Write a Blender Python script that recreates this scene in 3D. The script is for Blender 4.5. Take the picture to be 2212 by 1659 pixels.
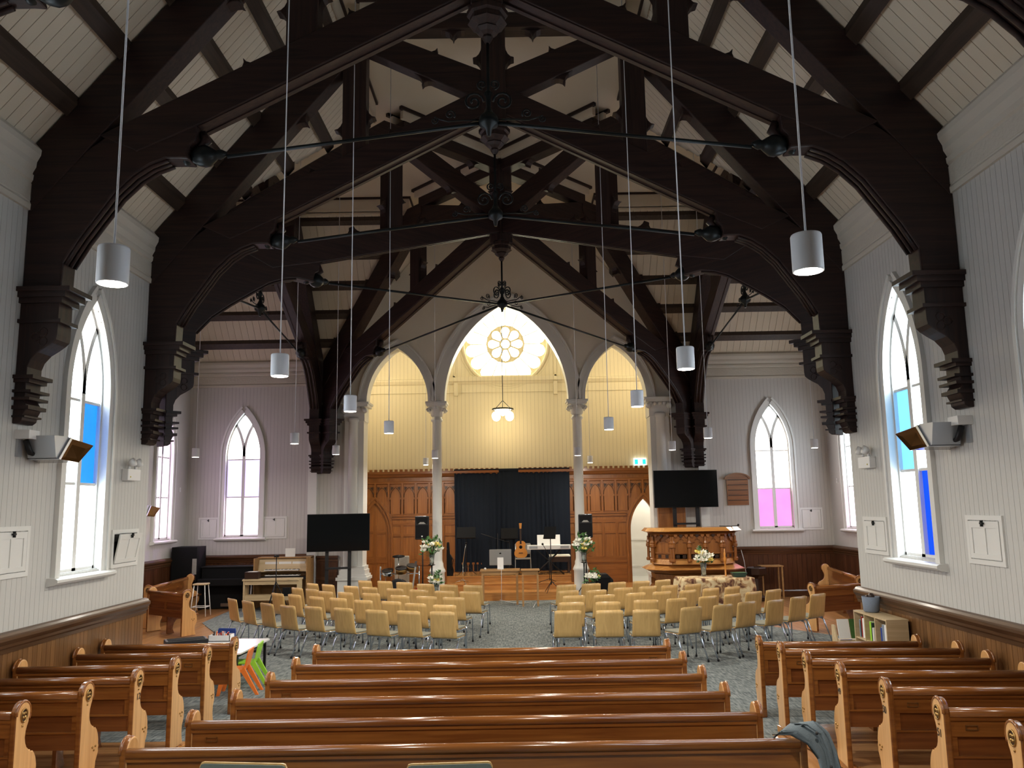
import bpy, bmesh, math, random
from mathutils import Vector, Matrix
random.seed(7)
PI = math.pi
for o in list(bpy.data.objects): bpy.data.objects.remove(o)
SC = bpy.context.scene
COL = SC.collection

# ------------------------------------------------------------------ camera
IW, IH = 2212, 1659
CF, PIT, YAW, ROL = 1772.04, 0.147459, -0.0039557, -0.0167536
CAM = Vector((0.252, 0.0, 2.53))
_r0 = Vector((math.cos(YAW), -math.sin(YAW), 0))
_fw = Vector((math.sin(YAW)*math.cos(PIT), math.cos(YAW)*math.cos(PIT), math.sin(PIT)))
_u0 = _r0.cross(_fw)
_R = _r0*math.cos(ROL) + _u0*math.sin(ROL)
_U = -_r0*math.sin(ROL) + _u0*math.cos(ROL)
cd = bpy.data.cameras.new('camera'); cam = bpy.data.objects.new('camera', cd); COL.objects.link(cam)
cd.sensor_width = 36; cd.lens = CF/IW*36; cd.clip_end = 200
cam.matrix_world = Matrix.Translation(CAM) @ Matrix((_R, _U, -_fw)).transposed().to_4x4()
SC.camera = cam

# ------------------------------------------------------------------ world, exposure
w = bpy.data.worlds.new('sky'); SC.world = w; w.use_nodes = True
w.node_tree.nodes['Background'].inputs[0].default_value = (.86, .93, 1, 1)
w.node_tree.nodes['Background'].inputs[1].default_value = 1.2
SC.view_settings.view_transform = 'Standard'; SC.view_settings.look = 'None'
SC.view_settings.exposure = 0.5; SC.view_settings.gamma = 1.0; SC.view_settings.use_curve_mapping = False
PANE = 9.0            # daylight seen in the frosted window panes
LAMP_W = 42.0         # each pendant's down light
LAMP_C = (1, .93, .80)
def sun_light(d, e, col, ang=.01):
    l = bpy.data.lights.new('sun', 'SUN'); l.energy = e; l.color = col; l.angle = ang
    o = bpy.data.objects.new('sun', l); COL.objects.link(o)
    o.rotation_euler = Vector(d).to_track_quat('-Z', 'Y').to_euler(); o.location = (12, 30, 15)
sun_light((-.44, -.62, -.50), 10.0, (1, .9, .74))

def ray(x, y):
    a, b = (x-IW/2)/CF, -(y-IH/2)/CF
    return _fw + _R*a + _U*b
def onY(x, y, Y): r = ray(x, y); return CAM + r*((Y-CAM.y)/r.y)
def onX(x, y, X): r = ray(x, y); return CAM + r*((X-CAM.x)/r.x)
def onZ(x, y, Z): r = ray(x, y); return CAM + r*((Z-CAM.z)/r.z)

# ------------------------------------------------------------------ materials
MT = {}
def _mat(n):
    m = bpy.data.materials.new(n); m.use_nodes = True
    nt = m.node_tree; b = nt.nodes['Principled BSDF']
    MT[n] = m; return m, nt, b
def plain(n, col, rough=.5, metal=0, emit=None, es=0, spec=None, alpha=None, trans=0, coat=0, noise=0, bump=0, nscale=30):
    m, nt, b = _mat(n)
    b.inputs['Base Color'].default_value = (*col, 1); b.inputs['Roughness'].default_value = rough
    b.inputs['Metallic'].default_value = metal
    if spec is not None: b.inputs['Specular IOR Level'].default_value = spec
    if emit: b.inputs['Emission Color'].default_value = (*emit, 1); b.inputs['Emission Strength'].default_value = es
    if trans: b.inputs['Transmission Weight'].default_value = trans
    if coat: b.inputs['Coat Weight'].default_value = coat; b.inputs['Coat Roughness'].default_value = .12
    if noise or bump:
        tc = nt.nodes.new('ShaderNodeTexCoord'); nz = nt.nodes.new('ShaderNodeTexNoise')
        nz.inputs['Scale'].default_value = nscale; nz.inputs['Detail'].default_value = 4
        nt.links.new(tc.outputs['Object'], nz.inputs['Vector'])
        if noise:
            mx = nt.nodes.new('ShaderNodeMixRGB'); mx.inputs[1].default_value = (*[c*(1-noise) for c in col], 1)
            mx.inputs[2].default_value = (*[min(1, c*(1+noise)) for c in col], 1)
            nt.links.new(nz.outputs['Fac'], mx.inputs[0]); nt.links.new(mx.outputs[0], b.inputs['Base Color'])
        if bump:
            bp = nt.nodes.new('ShaderNodeBump'); bp.inputs['Strength'].default_value = bump; bp.inputs['Distance'].default_value = .01
            nt.links.new(nz.outputs['Fac'], bp.inputs['Height']); nt.links.new(bp.outputs['Normal'], b.inputs['Normal'])
    return m
def wood(n, c1, c2, axis='X', rough=.35, coat=.0, scale=1.0, vary=.0, spec=.5):
    m, nt, b = _mat(n); L = nt.links.new
    tc = nt.nodes.new('ShaderNodeTexCoord'); mp = nt.nodes.new('ShaderNodeMapping')
    s = [22*scale]*3; s['XYZ'.index(axis)] = 1.1*scale; mp.inputs['Scale'].default_value = s
    L(tc.outputs['Object'], mp.inputs['Vector'])
    oi = nt.nodes.new('ShaderNodeObjectInfo')
    ad = nt.nodes.new('ShaderNodeVectorMath'); ad.operation = 'ADD'
    L(mp.outputs[0], ad.inputs[0])
    ml = nt.nodes.new('ShaderNodeMath'); ml.operation = 'MULTIPLY'; ml.inputs[1].default_value = 37.0
    L(oi.outputs['Random'], ml.inputs[0]); L(ml.outputs[0], ad.inputs[1])
    nz = nt.nodes.new('ShaderNodeTexNoise'); nz.inputs['Scale'].default_value = 1.0; nz.inputs['Detail'].default_value = 6; nz.inputs['Distortion'].default_value = .6
    L(ad.outputs[0], nz.inputs['Vector'])
    cr = nt.nodes.new('ShaderNodeValToRGB'); cr.color_ramp.elements[0].position = .32; cr.color_ramp.elements[1].position = .68
    cr.color_ramp.elements[0].color = (*c1, 1); cr.color_ramp.elements[1].color = (*c2, 1)
    L(nz.outputs['Fac'], cr.inputs[0]); out = cr.outputs[0]
    if vary:
        mr = nt.nodes.new('ShaderNodeMapRange'); mr.inputs[3].default_value = 1-vary; mr.inputs[4].default_value = 1+vary
        L(oi.outputs['Random'], mr.inputs[0])
        hs = nt.nodes.new('ShaderNodeHueSaturation'); L(mr.outputs[0], hs.inputs['Value']); L(out, hs.inputs['Color']); out = hs.outputs[0]
    L(out, b.inputs['Base Color']); b.inputs['Roughness'].default_value = rough
    b.inputs['Specular IOR Level'].default_value = spec
    if coat: b.inputs['Coat Weight'].default_value = coat; b.inputs['Coat Roughness'].default_value = .15
    return m
def grooved(n, col, axis='X', pitch=.09, rough=.6, depth=.006):
    """painted tongue-and-groove lining too far off to pick the boards apart"""
    m, nt, b = _mat(n); L = nt.links.new
    tc = nt.nodes.new('ShaderNodeTexCoord'); sp = nt.nodes.new('ShaderNodeSeparateXYZ'); L(tc.outputs['Object'], sp.inputs[0])
    d = nt.nodes.new('ShaderNodeMath'); d.operation = 'DIVIDE'; d.inputs[1].default_value = pitch; L(sp.outputs['XYZ'.index(axis)], d.inputs[0])
    fr = nt.nodes.new('ShaderNodeMath'); fr.operation = 'FRACT'; L(d.outputs[0], fr.inputs[0])
    ss = nt.nodes.new('ShaderNodeMath'); ss.operation = 'LESS_THAN'; ss.inputs[1].default_value = .07; L(fr.outputs[0], ss.inputs[0])
    iv = nt.nodes.new('ShaderNodeMath'); iv.operation = 'SUBTRACT'; iv.inputs[0].default_value = 1; L(ss.outputs[0], iv.inputs[1])
    bp = nt.nodes.new('ShaderNodeBump'); bp.inputs['Strength'].default_value = 1; bp.inputs['Distance'].default_value = depth
    L(iv.outputs[0], bp.inputs['Height']); L(bp.outputs[0], b.inputs['Normal'])
    mx = nt.nodes.new('ShaderNodeMixRGB'); mx.inputs[1].default_value = (*col, 1); mx.inputs[2].default_value = (*[c*.72 for c in col], 1)
    L(ss.outputs[0], mx.inputs[0]); L(mx.outputs[0], b.inputs['Base Color'])
    b.inputs['Roughness'].default_value = rough
    return m
def pane_mat(n, col, s=1.0, tcol=None):
    """frosted glass lit by the daylight behind it: glows, and lets tinted sun through"""
    m = bpy.data.materials.new(n); m.use_nodes = True; nt = m.node_tree; nt.nodes.clear(); L = nt.links.new
    em = nt.nodes.new('ShaderNodeEmission'); em.inputs[1].default_value = PANE*s
    tc = nt.nodes.new('ShaderNodeTexCoord'); nz = nt.nodes.new('ShaderNodeTexNoise'); nz.inputs['Scale'].default_value = 2.2; nz.inputs['Detail'].default_value = 5
    L(tc.outputs['Object'], nz.inputs['Vector'])
    mx = nt.nodes.new('ShaderNodeMixRGB'); mx.inputs[1].default_value = (*[c*.8 for c in col], 1); mx.inputs[2].default_value = (*[min(1, c*1.15) for c in col], 1)
    L(nz.outputs['Fac'], mx.inputs[0]); L(mx.outputs[0], em.inputs[0])
    tr = nt.nodes.new('ShaderNodeBsdfTransparent'); tr.inputs[0].default_value = (*(tcol or col), 1)
    ms = nt.nodes.new('ShaderNodeMixShader'); ms.inputs[0].default_value = .72
    L(tr.outputs[0], ms.inputs[1]); L(em.outputs[0], ms.inputs[2])
    gl = nt.nodes.new('ShaderNodeBsdfGlossy'); gl.inputs['Roughness'].default_value = .25
    m2 = nt.nodes.new('ShaderNodeMixShader'); m2.inputs[0].default_value = .04; L(ms.outputs[0], m2.inputs[1]); L(gl.outputs[0], m2.inputs[2])
    o = nt.nodes.new('ShaderNodeOutputMaterial'); L(m2.outputs[0], o.inputs[0]); MT[n] = m; return m

plain('wall_paint', (.57, .565, .545), .55)
plain('trim_paint', (.74, .74, .72), .4)
grooved('wall_lining_x', (.57, .55, .53), 'X', .1)
grooved('wall_lining_y', (.57, .55, .53), 'Y', .1)
plain('plaster', (.80, .75, .66), .75)
grooved('chancel_lining', (.78, .70, .50), 'X', .12)
plain('ceiling_paint', (.68, .60, .48), .7)
plain('ceiling_back', (.25, .22, .17), .8)
plain('cornice_paint', (.60, .56, .49), .6, bump=.2, nscale=14)
plain('cornice_relief', (.60, .56, .49), .6, bump=1.0, nscale=22)
wood('truss_wood', (.018, .012, .012), (.045, .023, .019), 'X', .45, 0, spec=.28)
wood('truss_wood_z', (.018, .012, .012), (.045, .023, .019), 'Z', .45, 0, spec=.28)
wood('purlin_wood', (.030, .018, .012), (.055, .034, .022), 'Y', .5)
plain('iron', (.016, .020, .022), .4, .6)
wood('wainscot_wood', (.13, .058, .020), (.22, .105, .038), 'Z', .32, .2, vary=.16)
wood('wainscot_dark', (.060, .020, .009), (.11, .042, .017), 'Z', .3, .2, vary=.12)
wood('rail_wood', (.06, .028, .012), (.11, .052, .022), 'Y', .42, .08, spec=.35)
wood('rail_wood_x', (.06, .024, .011), (.11, .045, .02), 'X', .25, .3)
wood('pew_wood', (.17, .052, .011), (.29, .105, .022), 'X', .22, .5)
wood('pew_dark', (.14, .042, .011), (.22, .072, .018), 'X', .25, .4)
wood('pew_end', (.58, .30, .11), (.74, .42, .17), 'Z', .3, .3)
wood('oak_panel', (.20, .066, .014), (.30, .112, .025), 'Z', .32, .25, vary=.08)
wood('oak_frame', (.18, .058, .012), (.27, .098, .022), 'Z', .3, .25)
wood('oak_rail', (.18, .058, .012), (.27, .098, .022), 'X', .3, .25)
wood('stage_wood', (.40, .17, .045), (.58, .28, .08), 'X', .25, .4)
wood('floor_wood', (.34, .155, .055), (.50, .25, .095), 'Y', .28, .35, vary=.14)
wood('floor_wood_x', (.36, .17, .065), (.52, .27, .11), 'X', .28, .35, vary=.14)
wood('chair_ply', (.56, .345, .125), (.68, .44, .17), 'Z', .35, .15, vary=.05)
wood('light_ply', (.50, .37, .21), (.60, .46, .28), 'X', .5)
wood('desk_wood', (.34, .18, .07), (.44, .25, .10), 'X', .4)
plain('pad_green', (.14, .17, .155), .95, noise=.15, nscale=80)
plain('seat_grey', (.22, .215, .17), .9, noise=.15, nscale=200)
plain('chrome', (.62, .68, .78), .12, 1.0)
plain('steel', (.45, .47, .50), .3, 1.0)
plain('black_plastic', (.010, .010, .012), .45, spec=.3)
plain('black_matte', (.006, .006, .007), .8, spec=.2)
plain('screen', (.003, .004, .005), .10, spec=.22)
plain('white_plastic', (.80, .80, .80), .4)
plain('white_gloss', (.80, .80, .82), .22)
plain('lamp_white', (.78, .80, .86), .4)
plain('lamp_glow', (1, 1, 1), .5, emit=(1, .93, .80), es=22)
plain('globe_glow', (1, 1, 1), .5, emit=(1, .82, .5), es=7)
plain('brass', (.36, .22, .08), .35, .9)
plain('orange_plastic', (.85, .20, .03), .35)
plain('green_plastic', (.34, .68, .05), .35)
plain('blue_plastic', (.02, .06, .30), .35)
plain('paper', (.82, .82, .80), .7)
plain('heater_grey', (.42, .44, .47), .35, .5)
plain('copper_reflector', (.75, .42, .16), .15, 1.0)
plain('mirror_dark', (.18, .15, .13), .15, 1.0)
plain('curtain', (.007, .011, .020), .85, noise=.2, nscale=60, spec=.2)
plain('felt_grey', (.20, .24, .31), .95, noise=.2, nscale=120, bump=.4)
plain('leaf', (.045, .13, .03), .5, noise=.4, nscale=20)
plain('petal', (.86, .85, .76), .6)
plain('petal_yellow', (.75, .62, .16), .6)
plain('glass_vase', (.75, .82, .80), .08, trans=.9)
plain('denim', (.15, .18, .20), .95, noise=.25, nscale=160, bump=.4)
plain('red_gloss', (.28, .008, .010), .12, coat=.5)
plain('guitar_top', (.62, .25, .05), .25, coat=.3)
plain('dark_brown', (.03, .012, .006), .4)
plain('dark_green', (.02, .05, .035), .5)
plain('ink', (.02, .016, .014), .6)
plain('sign_green', (.01, .45, .38), .5, emit=(.02, .62, .52), es=1.2)
plain('sign_white', (.85, .95, .95), .5, emit=(.85, .97, .97), es=1.3)
plain('stone_grey', (.30, .29, .27), .8, noise=.2)
pane_mat('pane_white', (.80, .91, 1.0))
pane_mat('pane_white_warm', (1.0, .90, .84))
pane_mat('pane_blue', (.02, .26, .95), .16)
pane_mat('pane_light_blue', (.18, .55, 1.0), .2)
pane_mat('pane_deep_blue', (.005, .07, .75), .16)
pane_mat('pane_pink', (.98, .74, 1.0), .45)
pane_mat('pane_lilac', (.62, .50, .95), .22)
pane_mat('pane_magenta', (.78, .28, .62), .16, (.9, .35, .75))
pane_mat('pane_rose', (1.0, .92, .68), 1.3)
def carpet():
    m, nt, b = _mat('carpet'); L = nt.links.new
    tc = nt.nodes.new('ShaderNodeTexCoord')
    a = nt.nodes.new('ShaderNodeMapping'); a.inputs['Scale'].default_value = (34, 5, 1); L(tc.outputs['Object'], a.inputs[0])
    c = nt.nodes.new('ShaderNodeMapping'); c.inputs['Scale'].default_value = (5, 34, 1); L(tc.outputs['Object'], c.inputs[0])
    n1 = nt.nodes.new('ShaderNodeTexNoise'); n1.inputs['Scale'].default_value = 1; n1.inputs['Detail'].default_value = 3; L(a.outputs[0], n1.inputs[0])
    n2 = nt.nodes.new('ShaderNodeTexNoise'); n2.inputs['Scale'].default_value = 1; n2.inputs['Detail'].default_value = 3; L(c.outputs[0], n2.inputs[0])
    mu = nt.nodes.new('ShaderNodeMath'); mu.operation = 'ADD'; L(n1.outputs['Fac'], mu.inputs[0]); L(n2.outputs['Fac'], mu.inputs[1])
    hf = nt.nodes.new('ShaderNodeMath'); hf.operation = 'MULTIPLY'; hf.inputs[1].default_value = .5; L(mu.outputs[0], hf.inputs[0])
    cr = nt.nodes.new('ShaderNodeValToRGB'); e = cr.color_ramp.elements
    e[0].position = .38; e[0].color = (.050, .064, .072, 1); e[1].position = .62; e[1].color = (.25, .27, .26, 1)
    L(hf.outputs[0], cr.inputs[0]); L(cr.outputs[0], b.inputs['Base Color']); b.inputs['Roughness'].default_value = .95
    bp = nt.nodes.new('ShaderNodeBump'); bp.inputs['Strength'].default_value = .5; bp.inputs['Distance'].default_value = .01
    L(hf.outputs[0], bp.inputs['Height']); L(bp.outputs[0], b.inputs['Normal'])
carpet()
def batik():
    m, nt, b = _mat('batik_cloth'); L = nt.links.new
    tc = nt.nodes.new('ShaderNodeTexCoord'); v = nt.nodes.new('ShaderNodeTexNoise')
    v.inputs['Scale'].default_value = 5; v.inputs['Detail'].default_value = 5; v.inputs['Distortion'].default_value = 1.2; L(tc.outputs['Object'], v.inputs[0])
    cr = nt.nodes.new('ShaderNodeValToRGB'); e = cr.color_ramp.elements
    e[0].position = .36; e[0].color = (.10, .035, .02, 1); e[1].position = .62; e[1].color = (.66, .54, .33, 1)
    x = e.new(.47); x.color = (.42, .25, .12, 1); x = e.new(.53); x.color = (.62, .48, .28, 1)
    L(v.outputs['Fac'], cr.inputs[0]); L(cr.outputs[0], b.inputs['Base Color']); b.inputs['Roughness'].default_value = .9
batik()

# ------------------------------------------------------------------ mesh helpers
class B:
    """collects shapes, then links them as one mesh object"""
    def __init__(s): s.v = []; s.f = []; s.sm = []
    def add(s, vs, fs, smooth=False):
        n = len(s.v); s.v += [tuple(v) for v in vs]; s.f += [[i+n for i in f] for f in fs]; s.sm += [smooth]*len(fs); return s
    def box(s, c, d, rz=0, m=None):
        x, y, z = d[0]/2, d[1]/2, d[2]/2
        vs = [Vector((a*x, b*y, e*z)) for e in (-1, 1) for b in (-1, 1) for a in (-1, 1)]
        if rz: vs = [Matrix.Rotation(rz, 3, 'Z') @ v for v in vs]
        if m is not None: vs = [m @ v for v in vs]
        vs = [v+Vector(c) for v in vs]
        return s.add(vs, [(0, 2, 3, 1), (4, 5, 7, 6), (0, 1, 5, 4), (2, 6, 7, 3), (0, 4, 6, 2), (1, 3, 7, 5)])
    def span(s, a, b):
        return s.box([(a[i]+b[i])/2 for i in range(3)], [abs(b[i]-a[i]) for i in range(3)])
    def prism(s, poly, fn, d0, d1, smooth=False):
        """poly of (a,b); fn(a,b,d)->xyz"""
        n = len(poly); vs = [fn(a, b, d0) for a, b in poly]+[fn(a, b, d1) for a, b in poly]
        fs = [list(range(n))[::-1], list(range(n, 2*n))]
        k = len(s.v); s.add(vs, fs); s.f[-2:] = s.f[-2:]
        s.add([], [])
        for i in range(n):
            j = (i+1) % n; s.f.append([k+i, k+j, k+n+j, k+n+i]); s.sm.append(smooth)
        return s
    def tube(s, pts, r, n=6, cap=True, closed=False):
        pts = [Vector(p) for p in pts]; m = len(pts); rs = r if isinstance(r, (list, tuple)) else [r]*m
        t0 = (pts[1]-pts[0]).normalized(); up = Vector((0, 0, 1)) if abs(t0.z) < .9 else Vector((1, 0, 0))
        a = t0.cross(up).normalized(); vs = []
        for i, p in enumerate(pts):
            t = (pts[min(i+1, m-1)]-pts[max(i-1, 0)]).normalized()
            a = (a-t*a.dot(t)); a = a.normalized() if a.length > 1e-6 else t.orthogonal().normalized()
            b = t.cross(a)
            vs += [p+(a*math.cos(2*PI*k/n)+b*math.sin(2*PI*k/n))*rs[i] for k in range(n)]
        fs = []
        for i in range(m-1):
            for k in range(n):
                q = (k+1) % n; fs.append((i*n+k, i*n+q, (i+1)*n+q, (i+1)*n+k))
        s.add(vs, fs, True)
        if cap:
            k = len(s.v)-m*n; s.f += [[k+i for i in range(n)][::-1], [k+(m-1)*n+i for i in range(n)]]; s.sm += [False, False]
        return s
    def lathe(s, prof, seg=16, c=(0, 0, 0), m=None, smooth=True):
        vs = []; c = Vector(c)
        for r, z in prof:
            for k in range(seg):
                p = Vector((r*math.cos(2*PI*k/seg), r*math.sin(2*PI*k/seg), z))
                vs.append((m @ p if m is not None else p)+c)
        fs = []
        for i in range(len(prof)-1):
            for k in range(seg):
                q = (k+1) % seg; fs.append((i*seg+k, i*seg+q, (i+1)*seg+q, (i+1)*seg+k))
        s.add(vs, fs, smooth); k = len(s.v)-len(vs)
        s.f += [[k+i for i in range(seg)][::-1], [k+(len(prof)-1)*seg+i for i in range(seg)]]; s.sm += [False, False]
        return s
    def ball(s, c, r, seg=8, rings=5, sq=(1, 1, 1)):
        vs = [Vector(c)+Vector((0, 0, -r*sq[2]))]
        for i in range(1, rings):
            a = -PI/2+PI*i/rings
            vs += [Vector(c)+Vector((r*math.cos(a)*math.cos(2*PI*k/seg)*sq[0], r*math.cos(a)*math.sin(2*PI*k/seg)*sq[1], r*math.sin(a)*sq[2])) for k in range(seg)]
        vs.append(Vector(c)+Vector((0, 0, r*sq[2]))); fs = []
        for k in range(seg):
            fs.append((0, 1+(k+1) % seg, 1+k))
            for i in range(rings-2): fs.append((1+i*seg+k, 1+i*seg+(k+1) % seg, 1+(i+1)*seg+(k+1) % seg, 1+(i+1)*seg+k))
            e = 1+(rings-2)*seg; fs.append((e+k, e+(k+1) % seg, len(vs)-1))
        return s.add(vs, fs, True)
    def mesh(s, name, mat):
        me = bpy.data.meshes.new(name); me.from_pydata(s.v, [], s.f)
        me.polygons.foreach_set('use_smooth', s.sm)
        bm = bmesh.new(); bm.from_mesh(me); bmesh.ops.recalc_face_normals(bm, faces=bm.faces); bm.to_mesh(me); bm.free()
        me.materials.append(MT[mat]); me.update(); return me
    def build(s, name, mat, parent=None, loc=None, rz=0, bevel=0):
        o = bpy.data.objects.new(name, s.mesh(name, mat)); COL.objects.link(o)
        if parent: o.parent = parent
        if loc is not None: o.location = loc
        if rz: o.rotation_euler.z = rz
        if bevel:
            md = o.modifiers.new('bevel', 'BEVEL'); md.width = bevel; md.segments = 2; md.limit_method = 'ANGLE'; md.angle_limit = .7
        return o
def obj(name, me, parent=None, loc=None, rz=0):
    o = bpy.data.objects.new(name, me); COL.objects.link(o)
    if parent: o.parent = parent
    if loc is not None: o.location = loc
    if rz: o.rotation_euler.z = rz
    return o
def tag(o, label, cat, group=None):
    o['label'] = label; o['category'] = cat
    if group: o['group'] = group
    return o
def thing(name, label, cat, loc=(0, 0, 0), rz=0, group=None):
    o = bpy.data.objects.new(name, None); COL.objects.link(o); o.empty_display_size = .1
    o.location = loc; o.rotation_euler.z = rz
    return tag(o, label, cat, group)
def struct(o): o['kind'] = 'structure'; return o
def dup(root, loc, rz=0, label=None, group=None):
    def cp(o, par):
        c = o.copy(); COL.objects.link(c); c.parent = par
        for ch in o.children: cp(ch, c)
        return c
    r = cp(root, None); r.location = loc; r.rotation_euler.z = rz
    if label: r['label'] = label
    if group: r['group'] = group
    return r
def holed(outer, holes, fn, d0, d1):
    """flat polygon with holes, given thickness: returns a B"""
    bm = bmesh.new(); ed = []
    for lp in [outer]+holes:
        vs = [bm.verts.new((a, b, 0)) for a, b in lp]
        ed += [bm.edges.new((vs[i], vs[(i+1) % len(vs)])) for i in range(len(vs))]
    bmesh.ops.triangle_fill(bm, use_beauty=True, use_dissolve=False, edges=ed)
    bm.verts.index_update(); b = B()
    n = len(bm.verts); flat = [(v.co.x, v.co.y) for v in bm.verts]
    vs = [fn(x, y, d0) for x, y in flat]+[fn(x, y, d1) for x, y in flat]
    fs = []
    for f in bm.faces:
        ix = [v.index for v in f.verts]; fs.append(ix); fs.append([i+n for i in ix][::-1])
    for e in bm.edges:
        if len(e.link_faces) == 1:
            i, j = e.verts[0].index, e.verts[1].index; fs.append((i, j, j+n, i+n))
    bm.free(); b.add(vs, fs); return b
def text_mesh(name, body, size, mat, parent, matrix, depth=.002):
    cu = bpy.data.curves.new(name, 'FONT'); cu.body = body; cu.size = size; cu.extrude = depth; cu.align_x = 'CENTER'; cu.align_y = 'CENTER'
    t = bpy.data.objects.new(name, cu); COL.objects.link(t)
    me = bpy.data.meshes.new_from_object(t.evaluated_get(bpy.context.evaluated_depsgraph_get()))
    bpy.data.objects.remove(t); me.materials.clear(); me.materials.append(MT[mat])
    o = bpy.data.objects.new(name, me); COL.objects.link(o); o.parent = parent; o.matrix_local = matrix; return o
# ------------------------------------------------------------------ the building
W, YN, YF, YC, XT, YB = 5.13, 12.02, 22.79, 17.4, 8.87, -3.5
KY = W/5.39                      # the transept span is a little wider than the nave's
DF, ZF, ZFR = 2.36, 10.33, 9.94  # flat ceiling: half width, height, foot of its frieze
def zs(d): return 12.77-1.2*d    # ceiling slope at distance d from the ridge line
XY = lambda a, b, d: (a, b, d)
def arch(a, h, n=10, x0=0, z0=0, up=True):
    """pointed arch from (x0-a,z0) over the apex to (x0+a,z0)"""
    r = (h*h+a*a)/(2*a); t = math.asin(min(1, h/r)); L = []
    for i in range(n+1):
        q = t*i/n; L.append((x0-a+r-r*math.cos(q), z0+r*math.sin(q)))
    return L+[(2*x0-x, z) for x, z in L[-2::-1]]

# floor and carpet
fl = struct(B().box((0, 12, -.11), (26, 36, .2)).build('floor', 'floor_wood'))
CARPET = [(2.72, YB), (3.0, 9.5), (5.08, 9.5), (5.08, 12.6), (6.5, 15.7), (5.45, 17.3), (6.15, 21), (5.2, 22.72), (-5.2, 22.72), (-7.15, 21.9), (-7.0, 19.3), (-6.0, 17.5), (-5.3, 15.2), (-5.08, 12.6), (-5.08, 8.8), (-3.2, 8.8), (-2.72, YB)]
struct(B().prism(CARPET, XY, -.008, .004).build('floor_carpet', 'carpet'))
for s, x0, x1 in ((-1, 6.75, XT), (1, 5.35, XT)):
    pm = B().box((0, 0, -.006), (.136, 10.5, .012)).mesh('plank', 'floor_wood')
    x = x0
    while x < x1-.05:
        o = obj('plank', pm, fl, (s*(x+.07), 17.3, -.004)); x += .14
for s in (-1, 1):                # low timber platforms under the side pews
    ye = 9.6 if s > 0 else 9.3
    pf = [(s*W, 4.2), (s*4.05, 4.2), (s*(3.10 if s > 0 else 3.32), ye), (s*W, ye)]
    if s < 0: pf = pf[::-1]
    pl = struct(B().prism(pf, XY, 0, .07).build('floor_platform_'+('left' if s < 0 else 'right'), 'stage_wood'))
    y = 4.26
    while y < ye-.05:
        t = (y-4.2)/(ye-4.2); xi = 4.05+((3.10 if s > 0 else 3.32)-4.05)*t
        B().span((s*(xi+.02), -.065, .068), (s*W, .065, .08)).build('plank', 'floor_wood_x', pl, (0, y, 0)); y += .134

# nave, transept and chancel walls
def win_hole(c, zb=1.83, a=.5, sp=4.02, h=1.2): return [(c+a, zb)]+[(c+x, z) for x, z in arch(a, h, 8, 0, sp)][::-1]+[(c-a, zb)]
NAVE_WIN = (10.24, 7.2, 4.16)  # the two nearer pairs are out of view, assumed and added for light
for s, nm in ((-1, 'left'), (1, 'right')):
    f = lambda a, b, d, s=s: (s*(W+d), a, b)
    wl = struct(holed([(YB, -.1), (YN, -.1), (YN, 6.9), (YB, 6.9)], [win_hole(c) for c in NAVE_WIN], f, .02, .32).build('wall_'+nm, 'wall_paint'))
    # upright lining boards
    y = 5.2; k = 0
    while y < YN-.02:
        y1 = min(y+.086, YN-.002); ym = (y+y1)/2; segs = [(1.3, 5.9)]
        for c in NAVE_WIN:
            if abs(ym-c) < .52:
                d = abs(ym-c); top = 4.02+math.sqrt(max(0, 1.69**2-(1.69-.52+d)**2)) if d < .52 else 4.02
                segs = [(1.3, 1.82), (top+.0, 5.9)]
        for z0, z1 in segs:
            B().span((s*W, y, z0), (s*(W+.019), y1, z1)).build('board', 'wall_paint', wl)
        y += .09
    # wainscot: boards, cap and base
    wc = struct(B().span((s*(W-.012), YB, 0), (s*(W+.02), YN, 1.18)).build('trim_wainscot_'+nm, 'wainscot_wood'))
    y = 4.0
    bm_ = B().span((s*(W-.03), -.0425, .14), (s*(W-.012), .0425, 1.17)).mesh('board', 'wainscot_wood')
    while y < YN-.03: obj('board', bm_, wc, (0, y+.045, 0)); y += .09
    cp = [(0, 1.10), (.03, 1.10), (.035, 1.14), (.05, 1.16), (.055, 1.19), (.085, 1.235), (.085, 1.265), (.065, 1.28), (.045, 1.305), (0, 1.315)]
    g = lambda a, b, d, s=s: (s*(W-.012-a), d, b)
    B().prism(cp, g, YB, YN+.05).build('cap_rail', 'rail_wood', wc)
    struct(B().prism([(0, 0), (.04, 0), (.04, .12), (.025, .15), (0, .15)], g, YB, YN+.02).build('baseboard_'+nm, 'rail_wood'))
    # end grain corner of the crossing
    struct(B().span((s*(W+.001), YN-.25, 0), (s*(W+.32), YN+.005, 6.9)).build('trim_corner_'+nm, 'wall_paint'))

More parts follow.
